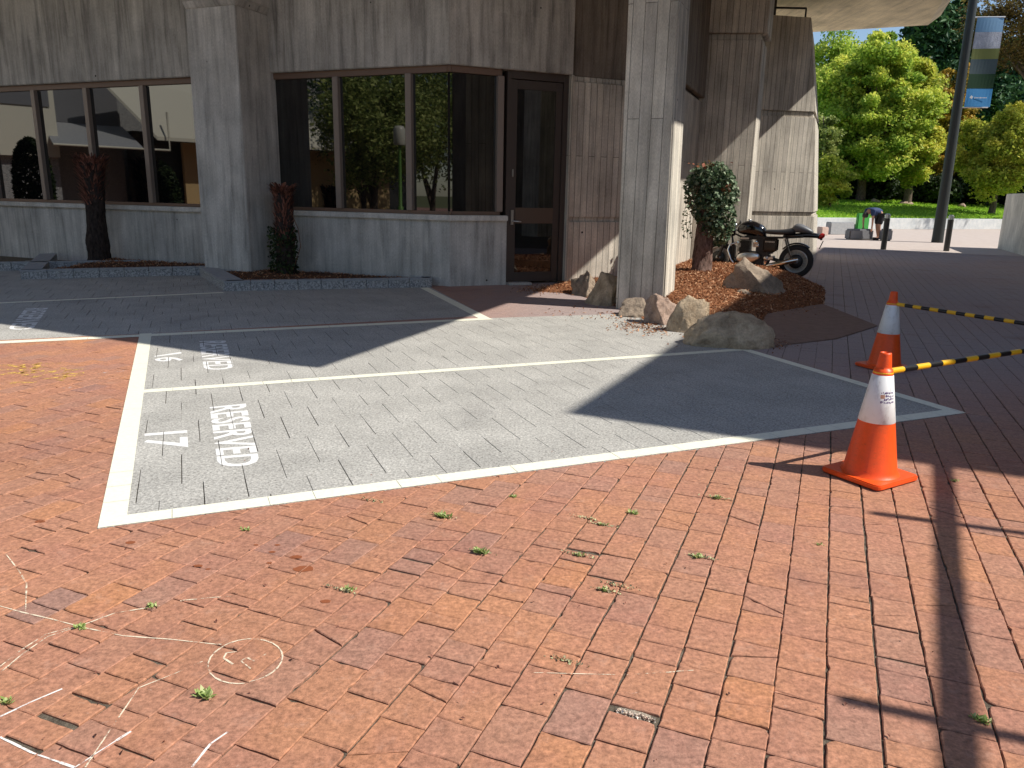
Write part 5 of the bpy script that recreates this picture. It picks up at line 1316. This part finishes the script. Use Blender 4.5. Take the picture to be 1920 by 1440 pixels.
hc = G(1192, 1338); scatter('brick_crumbs', [(hc.x + (lambda t: B22.y * t)(t_), hc.y - B22.x * t_ + random.gauss(-.006, .006), -.004 + random.random() * .006) for t_ in [random.uniform(-.06, .06) for _ in range(110)]], .005, M['crumb'], .5, .8)['kind'] = 'stuff'
dry = []
for u, v in ((830, 969), (900, 1036), (1085, 1042), (1135, 1108), (1128, 985), (1310, 1045), (1095, 972), (1060, 1240), (1345, 935), (640, 1108), (700, 940), (1160, 1100)):
    c = G(u, v); 
    for _ in range(45): t_ = random.gauss(0, .035); dry.append((c.x + B22.y * t_ + random.gauss(0, .004), c.y - B22.x * t_ + random.gauss(0, .004), random.random() * .012))
kind(scatter('dry_moss', dry, .007, M['drymoss'], .3, .5), 'stuff')
# wet spots
def spot(u, v, r0, label):
    c = G(u, v); ps = []
    rg = random.Random(int(u)); pts_ = [(c.x + r0 * (1.3 * math.cos(t)) * (.8 + .3 * rg.random()), c.y + r0 * .8 * math.sin(t) * (.8 + .3 * rg.random())) for t in np.linspace(0, 6.28, 13)[:-1]]
    tr = [[(c.x, c.y), pts_[i], pts_[(i + 1) % 12]] for i in range(12)]
    return tr
m = mat('damp_stain', (.27, .085, .035), .5); M['damp'] = m
tr = []
for u, v, r0 in ((570, 1067, .035), (371, 1062, .016), (555, 1045, .022), (510, 1035, .012), (520, 1022, .01), (610, 1128, .016), (75, 978, .02), (245, 1018, .018), (390, 1068, .009), (480, 1022, .009), (505, 1056, .01)): tr += spot(u, v, r0, '')
kind(lay(tr, BRICKLIST, .0011).build('damp_spots', M['damp']), 'stuff')
# litter: dry leaves blown about
lp_ = []
for _ in range(110):
    u, v = random.uniform(0, 1900), random.uniform(640, 1430); p = G(u, v); lp_.append((p.x, p.y, .006))
for u, v, n in ((1470, 650, 40), (1440, 640, 30), (380, 530, 60), (240, 525, 40), (700, 540, 30), (1560, 930, 4)):
    for _ in range(n): p = G(random.gauss(u, 22), random.gauss(v, 3)); lp_.append((p.x, p.y, .007))
kind(scatter('leaf_litter', lp_, .007, M['fibre'], 1.5, .5), 'stuff')

# ---------------------------------------------------------------- what the windows mirror (behind and left of the camera)
def refl():
    # pale two-storey building across the lane
    c = Vector((-27, 9.5, 0)); r = root('pale_building', c, 0, 'cream rendered building across the lane, seen mirrored in the left window', 'building')
    def lb(nm, m, x0, x1, y0, y1, z0, z1): b = MB(); b.prism([(x0, y0 - 9.5), (x1, y0 - 9.5), (x1, y1 - 9.5), (x0, y1 - 9.5)], z0, z1); return b.build(nm, M[m], r)
    lb('wall', 'offwhite', -6, 0, 10.9, 24, 2.6, 8.5); lb('lower_wall', 'kerb', -6, -.3, 10.9, 24, 0, 2.598)
    lb('window', 'greybin', .002, .05, 11.1, 13.3, 4.5, 5.9); lb('window', 'doorframe', .002, .05, 15.4, 17.6, 3.9, 5.2)
    lb('recessed_wall', 'kerb', -6, -2.4, 7.6, 10.88, 0, 8.5); lb('glazing', 'greybin', -2.39, -2.3, 7.7, 10.4, 3.6, 6.6)
    b = MB(); b.add([(-2.2, -1.9, 4.1), (-2.2, 1.35, 4.1), (1.0, 1.9, 3.1), (1.0, -1.5, 3.1), (-2.2, -1.9, 4.0), (-2.2, 1.35, 4.0), (1.0, 1.9, 3.0), (1.0, -1.5, 3.0)], [(0, 1, 2, 3), (7, 6, 5, 4), (0, 4, 5, 1), (1, 5, 6, 2), (2, 6, 7, 3), (3, 7, 4, 0)]); b.build('awning', M['kerbtop'], r)
    b = MB(); b.tube([(1.02, 1.9, 3.05), (1.02, -2.6, 3.05), (1.02, -2.6, 4.6)], .05, 6); b.build('awning_edge', M['offwhite'], r)
    lb('dark_front', 'bollard', -2, -1.2, -8, 7.58, 0, 3.9)
    b = MB(); q8 = [(-.6, -.2, 6.3), (.8, -2.2, 3.6), (.8, -16, 3.6), (-3.6, -16, 6.6)]; lb('upper_wall', 'kerb', -6, -3.7, -8, 7.59, 0, 9)
    b.add(q8 + [(x, y, z - .15) for x, y, z in q8], [(0, 1, 2, 3), (7, 6, 5, 4), (0, 4, 5, 1), (1, 5, 6, 2), (2, 6, 7, 3), (3, 7, 4, 0)]); b.build('roof', M['offwhite'], r)
    lb('timber_wall', 'timber', -.9, -.7, -6, 5.6, .2, 3.5)
    for x, y, h, lab in ((-17.7, 14.4, 2.7, 'dark clipped shrub outside the left frame edge, farther'), (-13.9, 12.3, 2.1, 'dark clipped shrub outside the left frame edge, nearer')):
        t = root('clipped_shrub', (x, y, 0), 0, lab, 'shrub', 'shrubs mirrored in the windows'); d = np.random.normal(size=(3500, 3)); d /= np.linalg.norm(d, axis=1)[:, None]; d = d * np.array([.5, .5, h / 2]); d[:, 2] += h / 2 + .1
        scatter('foliage', d, .09, M['hedge'], .2, .5, t); b = MB(); b.tube([(0, 0, 0), (0, 0, h * .6)], .08, 8); b.build('stem', M['bark'], t)
    # tree and green lamp mirrored in the middle window
    def rtree(x, y, H, W_, m, lab, n=16000, sd=3):
        rnd = np.random.RandomState(sd); t = root('broadleaf_tree', (x, y, 0), 0, lab, 'tree', 'trees behind the camera'); b = MB()
        b.tube([(0, 0, -.1), (.1, 0, 1.3), (.5, .1, 2.6), (.8, .2, 4.)], [.16, .12, .09, .05], 10); b.tube([(.1, 0, 1.2), (-.5, .1, 2.4), (-.9, 0, 3.8)], [.1, .07, .04], 8); b.tube([(.0, 0, .8), (.1, .6, 2.2), (.2, 1.0, 3.6)], [.09, .06, .04], 8); b.build('trunk', M['bark'], t)
        P = []
        for _ in range(60):
            d = rnd.normal(size=3); d /= np.linalg.norm(d); d = d * rnd.uniform(.4, 1) * np.array([W_, W_, H * .34]); d[2] += H * .62
            q_ = rnd.normal(size=(n // 60, 3)); q_ /= np.linalg.norm(q_, axis=1)[:, None]; P.append(q_ * rnd.uniform(.3, 1, (n // 60, 1)) * W_ * .35 + d)
        scatter('crown', np.concatenate(P), .09, M[m], .2, .55, t)
    rtree(-16.5, 3.2, 6.5, 2.6, 'olive', 'leafy tree outside the left frame edge, beside the green lamp', sd=4)
    rtree(-21, -3.5, 8, 3.4, 'olive', 'leafy tree behind the camera, farthest left', sd=6)
    rtree(-14.5, -4.5, 7.5, 3., 'olive', 'leafy tree behind the camera, nearest', sd=7)
    for k, (x, y) in enumerate(((-26, -3), (-23.5, -8.5), (-30, 1), (-19, -11))):
        rtree(x, y, 11, 3.6, 'conifer', ['dark tree behind the camera beside the pale building', 'tall dark tree behind the camera, second in the row', 'dark tree behind the camera, farthest left of the row', 'dark tree behind the camera, nearest of the row'][k], 12000, 20 + k)
    t = root('green_lamp', (-12.6, 4.9, 0), 0, 'green lamp post with a drum-shaped head, seen mirrored in the middle window', 'lamp post'); b = MB(); b.lathe([(.10, 0), (.10, 1.0), (.06, 1.05), (.05, 3.0)], n=14); b.build('post', M['greenpost'], t)
    b = MB(); b.lathe([(.18, 3.0), (.2, 3.05), (.2, 3.5), (.14, 3.6), (.001, 3.62)], n=18); b.build('lamp_head', M['lampglass'], t)
refl()
